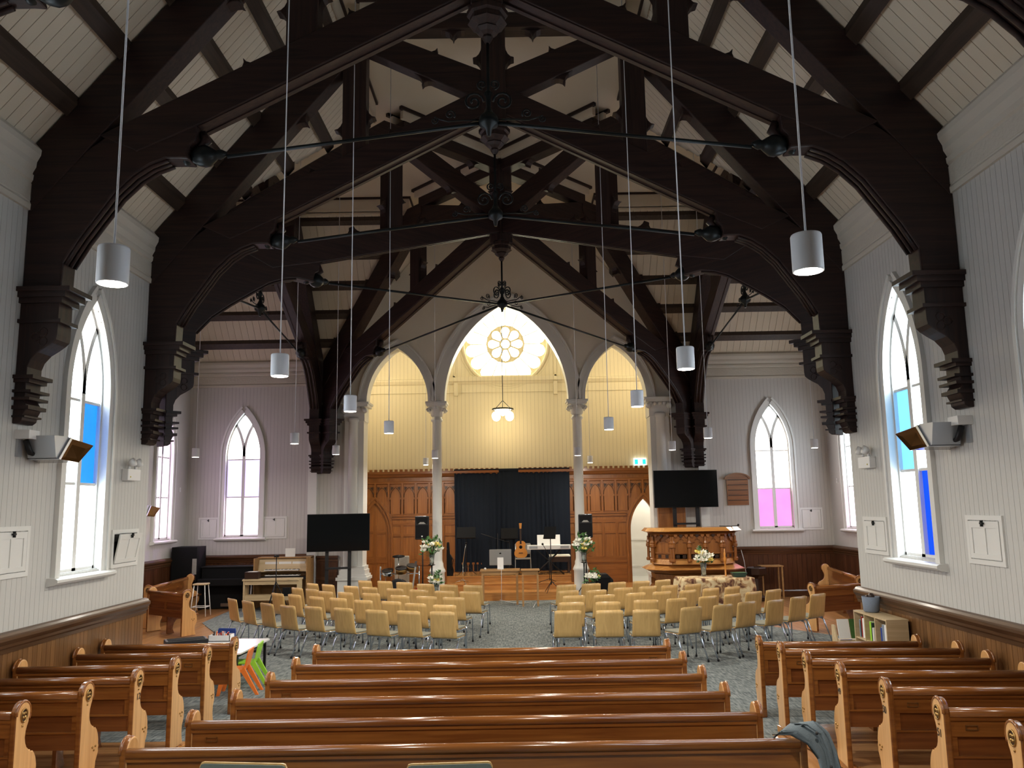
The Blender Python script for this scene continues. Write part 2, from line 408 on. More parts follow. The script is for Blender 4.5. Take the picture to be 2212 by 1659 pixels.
CORN = [(0, 5.87), (.035, 5.87), (.04, 5.93), (.02, 5.96), (.018, 6.19), (.045, 6.21), (.05, 6.27), (.03, 6.285), (.07, 6.36), (.075, 6.42), (.115, 6.50), (.12, 6.56), (.03, 6.66), (0, 6.66)]
def cornice(name, fn, d0, d1):
    o = struct(B().prism(CORN, fn, d0, d1).build(name, 'cornice_paint'))
    B().prism([(.018, 5.975), (.026, 5.98), (.026, 6.175), (.018, 6.18)], fn, d0, d1).build('frieze', 'cornice_relief', o)
for s, nm in ((-1, 'left'), (1, 'right')):
    cornice('trim_cornice_'+nm, lambda a, b, d, s=s: (s*(W-a), d, b), YB, YN)
    cornice('trim_transept_cornice_'+nm, lambda a, b, d, s=s: (s*d, YF-a, b+.08), 5.5, XT)
    cornice('trim_transept_end_cornice_'+nm, lambda a, b, d, s=s: (s*(XT-a), d, b+.08), YN, YF)
    # transept walls: far (with window), end (with window), near (seen from behind only)
    f = lambda a, b, d, s=s: (s*a, YF+d, b)
    struct(holed([(5.3, -.1), (XT, -.1), (XT, 6.9), (5.3, 6.9)], [win_hole(7.34)], f, 0, .3).build('wall_transept_'+nm, 'wall_lining_x'))
    f = lambda a, b, d, s=s: (s*(XT+d), a, b)
    gab = [(YN, -.1), (YF, -.1), (YF, zs(W)), (YC+DF/KY, ZFR), (YC+DF/KY, ZF), (YC-DF/KY, ZF), (YC-DF/KY, ZFR), (YN, zs(W))]
    struct(holed(gab, [win_hole(21.3), win_hole(14.9)], f, 0, .3).build('wall_transept_end_'+nm, 'wall_lining_y'))
    struct(B().span((s*(W+.321), YN-.3, -.1), (s*(XT+.3), YN, 6.9)).build('wall_transept_near_'+nm, 'wall_paint'))
    # dark wainscot round the transept
    wc = struct(B().span((s*5.3, YF-.025, 0), (s*XT, YF, 1.18)).build('trim_transept_wainscot_'+nm, 'wainscot_dark'))
    x = 5.4
    bm_ = B().span((-.062, YF-.04, .16), (.062, YF-.025, 1.16)).mesh('board', 'wainscot_dark')
    while x < XT: obj('board', bm_, wc, (s*x, 0, 0)); x += .13
    B().prism([(a, z+.02) for a, z in cp], lambda a, b, d, s=s: (s*d, YF-.025-a, b), 5.3, XT).build('cap_rail', 'rail_wood_x', wc)
    B().prism([(0, 0), (.04, 0), (.04, .14), (.02, .17), (0, .17)], lambda a, b, d, s=s: (s*d, YF-.04-a, b), 5.3, XT).build('base_rail', 'rail_wood_x', wc)
    we = struct(B().span((s*(XT-.025), YN, 0), (s*XT, YF, 1.18)).build('trim_transept_end_wainscot_'+nm, 'wainscot_dark'))
    y = 15.0
    bm_ = B().span((s*(XT-.04), -.062, .16), (s*(XT-.025), .062, 1.16)).mesh('board', 'wainscot_dark')
    while y < YF: obj('board', bm_, we, (0, y, 0)); y += .13
    B().prism([(a, z+.02) for a, z in cp], lambda a, b, d, s=s: (s*(XT-.025-a), d, b), YN, YF).build('cap_rail', 'rail_wood', we)
struct(B().span((-W-.3, YB-.3, -.1), (W+.3, YB, 10.6)).build('wall_back', 'wall_paint'))

# ceiling: flat strip, frieze, boarded slopes, purlins
cb = B()
def quad(*p): cb.add(p, [tuple(range(len(p)))])
dfy = DF/KY
T = .03
quad((-DF, YB, ZF), (DF, YB, ZF), (DF, YF+.2, ZF), (-DF, YF+.2, ZF))
for s in (-1, 1):
    quad((s*DF, YC-dfy, ZF), (s*(XT+.3), YC-dfy, ZF), (s*(XT+.3), YC+dfy, ZF), (s*DF, YC+dfy, ZF))
    for y0, y1, yv in ((YB, YN, YC-dfy), (YF+.2, YF+.001, YC+dfy)):   # nave and chancel-side slopes, mitred at the valleys
        quad((s*(W+.2), y0, zs(W+.2)+T), (s*(W+.2), y1, zs(W+.2)+T), (s*W, y1, zs(W)+T), (s*DF, yv, zs(DF)+T), (s*DF, y0, zs(DF)+T))
        quad((s*DF, y0, ZFR-.05), (s*DF, yv, ZFR-.05), (s*DF, yv, ZF), (s*DF, y0, ZF))
    for q in (-1, 1):                                                # transept slopes
        ye = YN if q < 0 else YF
        quad((s*W, ye, zs(W)+T), (s*(XT+.3), ye, zs(W)+T), (s*(XT+.3), YC+q*dfy, zs(DF)+T), (s*DF, YC+q*dfy, zs(DF)+T))
        quad((s*DF, YC+q*dfy, ZFR-.05), (s*(XT+.3), YC+q*dfy, ZFR-.05), (s*(XT+.3), YC+q*dfy, ZF), (s*DF, YC+q*dfy, ZF))
ceil = struct(cb.build('ceiling', 'ceiling_paint'))
def slope_board(fn, d0, d1, wd):     # fn(d, t, k) -> xyz
    n = .022
    return B().add([fn(d, t, k) for k in (0, n) for d, t in ((d0, 0), (d1, 0), (d1, wd), (d0, wd))],
                   [(0, 1, 2, 3), (7, 6, 5, 4), (0, 4, 5, 1), (1, 5, 6, 2), (2, 6, 7, 3), (3, 7, 4, 0)])
for s in (-1, 1):
    f = lambda d, t, k, s=s: (s*d, t, zs(d)+k)
    full = slope_board(f, DF, W-.02, .142).mesh('board', 'ceiling_paint')
    y = 5.3
    while y < YC-dfy-.1:
        if y+.15 <= YN: obj('board', full, ceil, (0, y, 0))
        else:
            dv = (YC-y-.15)*KY
            if dv > DF+.05: slope_board(f, DF, min(dv, W-.02), .142).build('board', 'ceiling_paint', ceil, (0, y, 0))
        y += .15
    f = lambda d, t, k, s=s: (s*t, YC+d/KY, zs(d)+k)
    full = slope_board(f, DF, W-.02, .172).mesh('board', 'ceiling_paint')
    x = DF+.06
    while x < XT:
        if x >= W: obj('board', full, ceil, (s*x, 0, 0))
        elif x > DF+.05: slope_board(f, DF, x, .172).build('board', 'ceiling_paint', ceil, (s*x, 0, 0))
        x += .18
    for d in (4.70, 4.14, 3.60, 3.05, 2.47):
        z = zs(d); h = .055 if d > 2.5 else .04
        pr = [(-h, -.10), (h, -.10), (h, .02+h*.4), (-h, .02+h*.4)]
        # square to the slope: shear so the top follows the boards
        f = lambda a, b, t, s=s, d=d: (s*(d+a), t, zs(d+a)+b)
        B().prism(pr, f, YB, YC-d/KY).build('purlin', 'purlin_wood', ceil)
        f = lambda a, b, t, s=s, d=d: (s*(d+a), t, zs(d+a)+b)
        B().prism(pr, f, YC+d/KY, YF).build('purlin', 'purlin_wood', ceil)
        f = lambda a, b, t, s=s, d=d: (s*t, YC+(d+a)/KY, zs(d+a)+b)
        B().prism(pr, f, d, XT).build('purlin', 'purlin_wood', ceil)
    # dark bead round the flat ceiling
    for sy in (-1, 1):
        y0, y1 = (YB, YC-dfy) if sy < 0 else (YC+dfy, YF)
        B().span((s*(DF-.04), y0, ZF-.05), (s*(DF-.001), y1, ZF-.002)).build('bead', 'truss_wood', ceil)
        B().span((s*(DF-.04), YC+sy*(dfy-.04), ZF-.05), (s*XT, YC+sy*(dfy-.001), ZF-.002)).build('bead', 'truss_wood', ceil)
B().span((-DF, YF-.06, ZF-.20), (DF, YF-.01, ZF-.005)).build('bead', 'truss_wood', ceil)

# chancel wall: three pointed arches
S0 = 5.46
AC, HC, AS, HS, XS = 1.74, 2.78, .865, 1.54, 3.06
ca, sa = arch(AC, HC, 14, 0, S0), arch(AS, HS, 10, XS, S0)
sl = [(-x, z) for x, z in sa][::-1]
loop = [(-5.5, -.1), (-3.98, -.1), (-3.98, S0)]+sl+ca+sa+[(3.98, S0), (3.98, -.1), (5.5, -.1), (5.5, 6.3), (W, zs(W)), (DF, ZFR), (DF, ZF), (-DF, ZF), (-DF, ZFR), (-W, zs(W)), (-5.5, 6.3)]
FY = lambda a, b, d: (a, YF+.06+d, b)
cw = struct(holed(loop, [], FY, 0, .42).build('wall_chancel', 'plaster'))
grooved('respond_lining', (.62, .60, .57), 'X', .1)
for s in (-1, 1):
    B().span((s*4.5, YF+.04, 0), (s*5.4, YF+.07, S0-.55)).build('lining', 'respond_lining', cw)
    struct(B().span((s*5.26, YF-.10, 0), (s*5.50, YF+.1, 6.0)).build('trim_pilaster_'+('left' if s < 0 else 'right'), 'trim_paint'))
    o = B().prism(CORN, lambda a, b, d, s=s: (s*d, YF-.10-a, b+.08), 5.2, 5.56).build('pilaster_cornice', 'cornice_paint', cw)
    B().span((s*4.02, YF-.06, S0-.52), (s*5.26, YF+.1, S0-.04)).build('impost_band', 'trim_paint', cw)
    for z, e in ((S0-.06, .05), (S0-.53, .03)):
        B().span((s*4.5, YF-.06-e, z), (s*5.26, YF+.1, z+.07)).build('impost_moulding', 'trim_paint', cw)
def band(pts, o0, o1, y0, y1, name):
    n = len(pts); b = B(); off = []
    for i, (x, z) in enumerate(pts):
        a, c = pts[max(i-1, 0)], pts[min(i+1, n-1)]
        if i == n//2: nx, nz = 0, 1; k = 1.0/max(.4, abs((pts[i][0]-a[0])/math.hypot(pts[i][0]-a[0], pts[i][1]-a[1])))*.92
        else: tx, tz = c[0]-a[0], c[1]-a[1]; l = math.hypot(tx, tz); nx, nz = -tz/l, tx/l; k = 1
        off.append([(x+nx*o*k, z+nz*o*k) for o in (o0, o1)])
    vs = []
    for p, q in off: vs += [(p[0], y0, p[1]), (q[0], y0, q[1]), (q[0], y1, q[1]), (p[0], y1, p[1])]
    fs = []
    for i in range(n-1):
        for k in range(4): fs.append((4*i+k, 4*i+(k+1) % 4, 4*i+4+(k+1) % 4, 4*i+4+k))
    fs += [(3, 2, 1, 0), (4*n-4, 4*n-3, 4*n-2, 4*n-1)]
    b.add(vs, fs); return b.build(name, 'trim_paint', cw)
for pts, wd in ((ca, .36), (sa, .24), (sl, .24)):
    band(pts, -.004, wd*.35, YF-.02, YF+.5, 'arch_moulding')
    band(pts, wd*.33, wd*.8, YF+.01, YF+.3, 'arch_moulding')
    band(pts, wd*.8, wd, YF-.05, YF+.3, 'hood_moulding')
# columns and responds
def column(x, half=False):
    nm = 'chancel_column'
    col = struct(B().lathe([(.22, .0), (.22, .3), (.20, .34), (.20, .75), (.23, .78), (.21, .83), (.17, .92), (.165, 1.0), (.145, 1.04), (.138, 1.1), (.13, 4.9), (.165, 4.93), (.165, 4.98), (.14, 5.0), (.14, 5.06)], 20, (x, YF+.26, 0)).build('trim_column', 'trim_paint'))
    c = B().lathe([(.13, 5.04), (.17, 5.08), (.19, 5.2), (.20, 5.3), (.24, 5.34)], 16, (x, YF+.26, 0))
    c.box((x, YF+.26, 5.37), (.54, .54, .06)); c.box((x, YF+.26, 5.43), (.60, .60, .06))
    cap = c.build('capital', 'trim_paint', col)
    v = B()
    for a in range(4):
        m = Matrix.Rotation(a*PI/2+PI/4, 3, 'Z')
        for q in (-1, 1):
            pts = [m @ Vector((.29+.062*(1-t*.7)*math.cos(q*0+2.2*PI*t), q*.03, 5.22+.062*(1-t*.7)*math.sin(2.2*PI*t))) for t in [i/16 for i in range(17)]]
            v.tube([p+Vector((x, YF+.26, 0)) for p in pts], .022, 5)
    for a in range(8):
        v.ball((x+.19*math.cos(a*PI/4), YF+.26+.19*math.sin(a*PI/4), 5.29), .045, 6, 4)
    v.build('volute', 'trim_paint', cap)
    return col
for x in (-1.975, 1.975): column(x)
for s in (-1, 1):
    x = s*4.25
    b = B().span((s*3.97, YF-.12, 0), (s*4.5, YF+.5, S0-.5))
    rs = struct(b.build('trim_respond', 'trim_paint'))
    for z0, z1, e in ((0, .62, .12), (.62, .70, .16), (.70, .76, .12), (.76, .88, .08), (.88, .98, .05)):
        B().span((s*(3.97-e), YF-.12-e, z0), (s*(4.5+e), YF+.5, z1)).build('base_moulding', 'trim_paint', rs)
    B().lathe([(.15, .98), (.13, 4.9), (.16, 4.93), (.16, 4.98), (.14, 5.02)], 16, (x, YF-.12, 0)).build('half_shaft', 'trim_paint', rs)
    c = B().span((s*3.86, YF-.22, 5.33), (s*4.55, YF+.5, 5.40)).span((s*3.82, YF-.26, 5.40), (s*4.6, YF+.5, 5.455))
    c.span((s*3.95, YF-.14, 4.93), (s*4.52, YF+.5, 5.33))
    for xx in (s*3.93, s*4.5):
        c.ball((xx, YF-.2, 5.22), .085, 8, 6); c.ball((xx, YF-.22, 5.24), .05, 8, 6)
    for k in range(5): c.ball((s*(3.98+.13*k), YF-.17, 5.28), .06, 6, 4)
    c.build('capital', 'trim_paint', rs)

# chancel
YK = 25.4
f = lambda a, b, d: (a, YK+d, b)
struct(holed([(-5.1, -.1), (5.1, -.1), (5.1, 9.8), (-5.1, 9.8)],
             [[(1.3*math.cos(t)-.04, 7.6+1.3*math.sin(t)) for t in [2*PI*i/32 for i in range(32)]],
              [(4.52, .2), (3.66, .2)]+[(x, z) for x, z in arch(.43, .95, 8, 4.09, 1.76)]][0:2], f, 0, .25).build('wall_chancel_back', 'chancel_lining'))
for s in (-1, 1): struct(B().span((s*5.0, YF+.4, -.1), (s*5.2, YK+.1, 9.8)).build('wall_chancel_'+('left' if s < 0 else 'right'), 'chancel_lining'))
struct(B().span((-5.2, YF+.3, 9.7), (5.2, YK+.3, 9.9)).build('ceiling_chancel', 'ceiling_paint'))
struct(B().span((-5.1, YF+.12, -.05), (5.1, YK, .2)).build('floor_chancel', 'stage_wood'))
for i, (z0, y0) in enumerate(((.19, 23.3), (.38, 23.6), (.57, 23.9))):
    st = struct(B().span((-1.88, y0+.02, 0), (1.84, YK if i == 2 else y0+.34, z0-.03)).build('floor_step', 'stage_wood'))
    B().span((-1.90, y0, z0-.03), (1.86, YK if i == 2 else y0+.34, z0)).build('tread', 'stage_wood', st)
# moulded string course and rose window surround
sc = struct(B().prism([(0, 6.05), (.03, 6.05), (.03, 6.3), (.06, 6.33), (.1, 6.42), (.1, 6.47), (0, 6.5)], lambda a, b, d: (d, YK-a, b), -5, 5).build('trim_string_course', 'chancel_lining'))
B().prism([(0, 6.36), (.14, 6.4), (.16, 6.52), (0, 6.52)], lambda a, b, d: (d, YK-a, b), -1.85, 1.75).build('sill', 'chancel_lining', sc)
for x in (-1.6, 1.5): B().span((x-.06, YK-.12, 5.95), (x+.06, YK, 6.36)).build('bracket', 'chancel_lining', sc)
# lit lobby behind the open door
lob = B()
lob.span((3.2, YK+.25, .0), (5.4, YK+2.2, .2)); lob.span((3.2, YK+2.1, .2), (5.4, YK+2.3, 3.4)); lob.span((3.1, YK+.25, .2), (3.2, YK+2.3, 3.4)); lob.span((5.4, YK+.25, .2), (5.5, YK+2.3, 3.4)); lob.span((3.1, YK+.25, 3.4), (5.5, YK+2.3, 3.5))
lb = struct(lob.build('wall_lobby', 'trim_paint'))
B().span((3.2, YK+2.06, .2), (5.4, YK+2.1, .5)).span((3.2, YK+2.04, .5), (5.4, YK+2.1, .55)).span((3.2, YK+2.06, 1.35), (5.4, YK+2.1, 1.42)).build('skirting', 'trim_paint', lb)
l = bpy.data.lights.new('assumed_lobby_light', 'POINT'); l.energy = 26; l.color = (1, .92, .78); l.shadow_soft_size = .15  # lamp itself out of view, assumed from the lit doorway
o = bpy.data.objects.new('assumed_lobby_light', l); COL.objects.link(o); o.location = (4.6, YK+1.2, 3.0)

for s, nm in ((-1, 'left'), (1, 'right')):
    wc = struct(B().span((s*4.66, YF+.01, 0), (s*5.25, YF+.06, 1.20)).build('trim_chancel_wainscot_'+nm, 'wainscot_dark'))
    for x in (4.68, 4.95, 5.19): B().span((s*x, YF-.01, .0), (s*(x+.06), YF+.01, 1.2)).build('stile', 'wainscot_dark', wc)
    for z in (.0, .62, 1.12): B().span((s*4.67, YF-.012, z), (s*5.25, YF+.01, z+.09)).build('rail', 'rail_wood_x', wc)
    B().span((s*4.66, YF-.05, 1.20), (s*5.25, YF+.06, 1.27)).build('cap_rail', 'rail_wood_x', wc)
# ------------------------------------------------------------------ roof trusses
def cusp(b, p, ang, fn, t, sz=.82):
    c, s_ = math.cos(ang), math.sin(ang)
    pr = [(-.24, -.03), (-.24, 0), (-.15, .012), (-.07, .05), (-.02, .10), (0, .17), (.02, .10), (.07, .05), (.15, .012), (.24, 0), (.24, -.03)]
    pr = [(p[0]+(x*c-y*s_)*sz, p[1]+(x*s_+y*c)*sz) for x, y in pr]
    b.prism(pr, fn, -t*.3, t*.3)
def spiral(c, r, turns, a0, d, ex, ez, n=20):
    """scroll in the plane of unit vectors ex, ez about centre c"""
    out = []
    for i in range(n+1):
        t = i/n; q = a0+d*turns*2*PI*t; rr = r*(1-t*.82)
        out.append(Vector(c)+Vector(ex)*rr*math.cos(q)+Vector(ez)*rr*math.sin(q))
    return out
def truss(label, loc, rz, su, t=.30, king=True, group='dark timber roof trusses'):
    R = thing('roof_truss', label, 'roof truss', loc, rz, group)
    fn = lambda a, b, d: (a, d, b)
    S = lambda u: u*su
    k = 1.2/su; kc = .505/su
    def member(name, polys, tt, cusps=(), mat='truss_wood'):
        b = B()
        for p in polys: b.prism(p, fn, -tt/2, tt/2)
        for p, a in cusps: cusp(b, p, a, fn, tt)
        return b.build(name, mat, R, bevel=.02)
    for s in (-1, 1):
        f2 = lambda L: [(s*S(u), z) for u, z in L] if s > 0 else [(s*S(u), z) for u, z in L][::-1]
        rl = lambda u: 11.97-1.2*u
        ang = math.atan2(-1.2, su)
        member('rafter', [f2([(5.1, 6.62), (5.1, rl(5.1)), (1.92, rl(1.92)), (1.92, 9.95), (2.33, 9.94)])], t,
               [((s*S(2.95), rl(2.95)+.01), PI-math.atan(k) if s > 0 else PI+math.atan(k))])
        # raised moulding along the underside of the rafter
        member('lower_chord', [f2([(.1, 8.90), (4.38, 6.73), (3.95, 6.53), (3.28, 6.83), (.1, 8.45)])], t,
               [((s*S(2.75), 8.94-.505*2.75), -s*math.atan(kc)), ((s*S(1.55), 8.94-.505*1.55), -s*math.atan(kc))])
        mb = B()
        for q in (-1, 1):
            mb.prism(f2([(.12, 8.47), (3.27, 6.865), (3.27, 6.82), (.12, 8.42)]), fn, q*.06, q*.13)
        mb.build('soffit_moulding', 'truss_wood', R)
        br = [(3.28, 6.9), (3.30, 6.66), (3.36, 6.60), (3.38, 6.50), (3.36, 6.44), (3.47, 6.45), (3.62, 6.45), (3.80, 6.38), (3.98, 6.26), (4.18, 6.06), (4.36, 5.80), (4.54, 5.54), (4.70, 5.26), (4.71, 4.86), (5.13, 4.86), (5.13, 6.6), (4.6, 6.5), (4.2, 6.8)]
        # keep the post's true width where the truss is stretched
        if su > 1.2: br = [(u if u < 4.2 else 5.13-(5.13-u)*(.70+.3*(4.71-min(u, 4.71))/.51), z) for u, z in br]
        member('knee_brace', [f2(br)], t-.03)
        bm2 = B(); cu = [(3.62, 6.45), (3.80, 6.38), (3.98, 6.26), (4.18, 6.06), (4.36, 5.80), (4.54, 5.54), (4.70, 5.26)]
        if su > 1.2: cu = [(u if u < 4.2 else 5.13-(5.13-u)*(.70+.3*(4.71-min(u, 4.71))/.51), z) for u, z in cu]
        for q in (-.09, 0, .09):
            bm2.tube([(s*S(u)-s*.01, q, z-.012) for u, z in cu], .024, 6)
        bm2.build('brace_moulding', 'truss_wood', R)
        # corbel below the wall post
        uw = S(5.13); cbm = B()
        g = lambda x, z: (s*(uw-x), z)
        prof = [(0, 4.86), (.42, 4.86), (.42, 4.46), (.41, 4.40), (.37, 4.36), (.30, 4.31), (.22, 4.26), (.15, 4.18), (.12, 4.10), (.12, 3.80), (.10, 3.74), (.13, 3.70), (.14, 3.64), (.11, 3.58), (.10, 3.52), (.06, 3.49), (0, 3.49)]
        P = [g(x, z) for x, z in prof]
        cbm.prism(P if s < 0 else P[::-1], fn, -t*.47, t*.47)
        cb_ = cbm.build('corbel', 'truss_wood_z', R, bevel=.008)
        for z0, z1, e, e2 in ((4.86, 4.92, .52, .06), (4.92, 4.97, .58, .09), (4.80, 4.86, .47, .03), (4.58, 4.62, .47, .03), (3.97, 4.01, .22, .04), (3.93, 3.97, .17, .02), (3.82, 3.85, .20, .03), (3.74, 3.77, .19, .03), (3.64, 3.68, .18, .02), (3.555, 3.575, .14, .01)):
            lo, hi = g(e, z0), g(0, z1)
            B().span((lo[0], -t/2-e2, z0), (hi[0]+s*.0, t/2+e2, z1)).build('corbel_moulding', 'truss_wood', cb_)
        # carved trefoil on the corbel cheek
        tf = B()
        for dx, dz in ((.27, 4.48), (.19, 4.43), (.27, 4.38)):
            x, z = g(dx, dz)
            tf.tube([(x+.045*math.cos(a), -t*.47-.002, z+.045*math.sin(a)) for a in [2*PI*i/12 for i in range(13)]], .008, 5)
        tf.build('carved_trefoil', 'truss_wood', cb_)
        # queen post, strut
        uq = S(2.13)
        member('queen_post', [[(s*uq-.18, 8.94-.505*2.13-.12), (s*uq+.18, 8.94-.505*2.13-.12), (s*uq+.18, rl(2.13)+.2), (s*uq-.18, rl(2.13)+.2)]], t*.9,
               [((s*(uq-.18*1), 8.45), s*PI/2), ((s*(uq+.18), 8.25), -s*PI/2)], 'truss_wood_z')
        member('strut', [f2([(.1, 9.12), (.1, 8.62), (1.98, 9.52), (1.98, 9.92)])], t*.86,
               [((s*S(.92), 9.45), math.atan(.47/su)*s), ((s*S(1.05), 9.075), PI+math.atan(.47/su)*s)])
        # tie rod with turned boss
        p0, p1 = Vector((s*S(3.42), 0, 6.50)), Vector((s*S(3.42)-s*.44, 0, 6.515)); pc = Vector((s*.06, 0, 6.86))
        dr = (pc-p1).normalized(); q = dr.to_track_quat('Z', 'Y').to_matrix()
        B().lathe([(.045, -.06), (.085, -.04), (.085, 0), (.06, .02), (.06, .05), (.10, .10), (.125, .17), (.12, .23), (.08, .29), (.05, .33), (.06, .36), (.045, .40), (.02, .44)], 12, p0, q).build('tie_boss', 'iron', R)
        B().tube([(s*S(3.27), 0, 6.80), (s*S(3.27)-s*.05, 0, 6.70), (s*S(3.33)-s*.03, 0, 6.6), (s*S(3.4), 0, 6.56)], [.05, .06, .045, .04], 6).build('bracket_horn', 'truss_wood', R)
        B().tube([p1, pc], .022, 6).build('tie_rod', 'iron', R)
    member('collar', [[(-S(2.0), 9.85), (S(2.0), 9.85), (S(2.0), 10.10), (-S(2.0), 10.10)]], t,
           [((-S(.62), 9.85), PI), ((S(.62), 9.85), PI)])
    for q in (-1, 1):
        B().span((-S(2.05), q*(t/2-.02), 10.10), (S(2.05), q*(t/2+.07), 10.26)).build('cove_strip', 'ceiling_paint', R)
        B().span((-S(2.1), q*(t/2+.04), 10.26), (S(2.1), q*(t/2+.11), 10.325)).build('dark_bead', 'truss_wood', R)
    if king:
        member('king_post', [[(-.185, 8.25), (.185, 8.25), (.185, 9.98), (-.185, 9.98)]], .34, [((-.185, 9.38), PI/2), ((.185, 9.38), -PI/2)], 'truss_wood_z')
        B().lathe([(.20, 8.26), (.24, 8.24), (.24, 8.18), (.205, 8.16), (.205, 8.10), (.23, 8.08), (.14, 8.02), (.15, 8.0), (.11, 7.96), (.06, 7.93), (.065, 7.90), (.03, 7.84)], 8, smooth=False).build('pendant_boss', 'truss_wood_z', R)
    B().tube([(0, 0, 7.88), (0, 0, 6.9)], .02, 6).build('hanger_rod', 'iron', R)
    h = B().lathe([(.03, 7.25), (.05, 7.22), (.03, 7.18), (.028, 7.05), (.06, 6.98), (.10, 6.94), (.12, 6.88), (.11, 6.83), (.04, 6.79), (.02, 6.70)], 10)
    ez = (0, 0, 1)
    for a in ((0, PI) if king else (0, PI/2, PI, 3*PI/2)):
        ex = Vector((math.cos(a), math.sin(a), 0))
        h.tube(spiral(ex*.17+Vector((0, 0, 7.12)), .12, 1.6, PI, -1, ex, ez), .014, 5)
        h.tube(spiral(ex*.07+Vector((0, 0, 7.33)), .06, 1.5, -PI/2, 1, ex, ez), .011, 5)
        h.tube(spiral(ex*.44+Vector((0, 0, 6.97)), .06, 1.5, PI*1.2, -1, ex, ez), .010, 5)
        h.tube([ex*.1+Vector((0, 0, 6.9)), ex*.3+Vector((0, 0, 6.90)), ex*.46+Vector((0, 0, 6.89)), ex*.60+Vector((0, 0, 6.93))], .010, 5)
        h.tube(spiral(ex*.62+Vector((0, 0, 6.90)), .045, 1.4, PI*.5, 1, ex, ez), .009, 5)
    h.build('scrolled_hanger', 'iron', R)
    return R
HF = .15
tr = truss('dark scissor roof truss across the nave nearest the back pews', (0, 5.64+HF, 0), 0, 1)
dup(tr, (0, 2.6+HF, 0), 0, 'dark scissor roof truss across the nave behind the back pews')
dup(tr, (0, 8.683+HF, 0), 0, 'dark scissor roof truss across the nave above the side pews')
dup(tr, (0, 11.722+HF, 0), 0, 'dark scissor roof truss across the nave at the near edge of the crossing')
truss('dark roof truss across the transept opening on the organ side', (-W-.15, YC, 0), PI/2, 5.39/W)
dup(bpy.data.objects['roof_truss.004'] if 'roof_truss.004' in bpy.data.objects else tr, (W+.15, YC, 0), -PI/2, 'dark roof truss across the transept opening on the pulpit side')
DX, DY = W-.10, 5.39-.12
da = math.atan2(DY, DX); dl = math.hypot(DX, DY)/W
truss('dark diagonal crossing truss running from the organ corner to the bookshelf side', (0, YC, 0), -da, dl, .28)
truss('dark diagonal crossing truss running from the pulpit corner to the craft table side', (0, YC, 0), da, dl, .28)
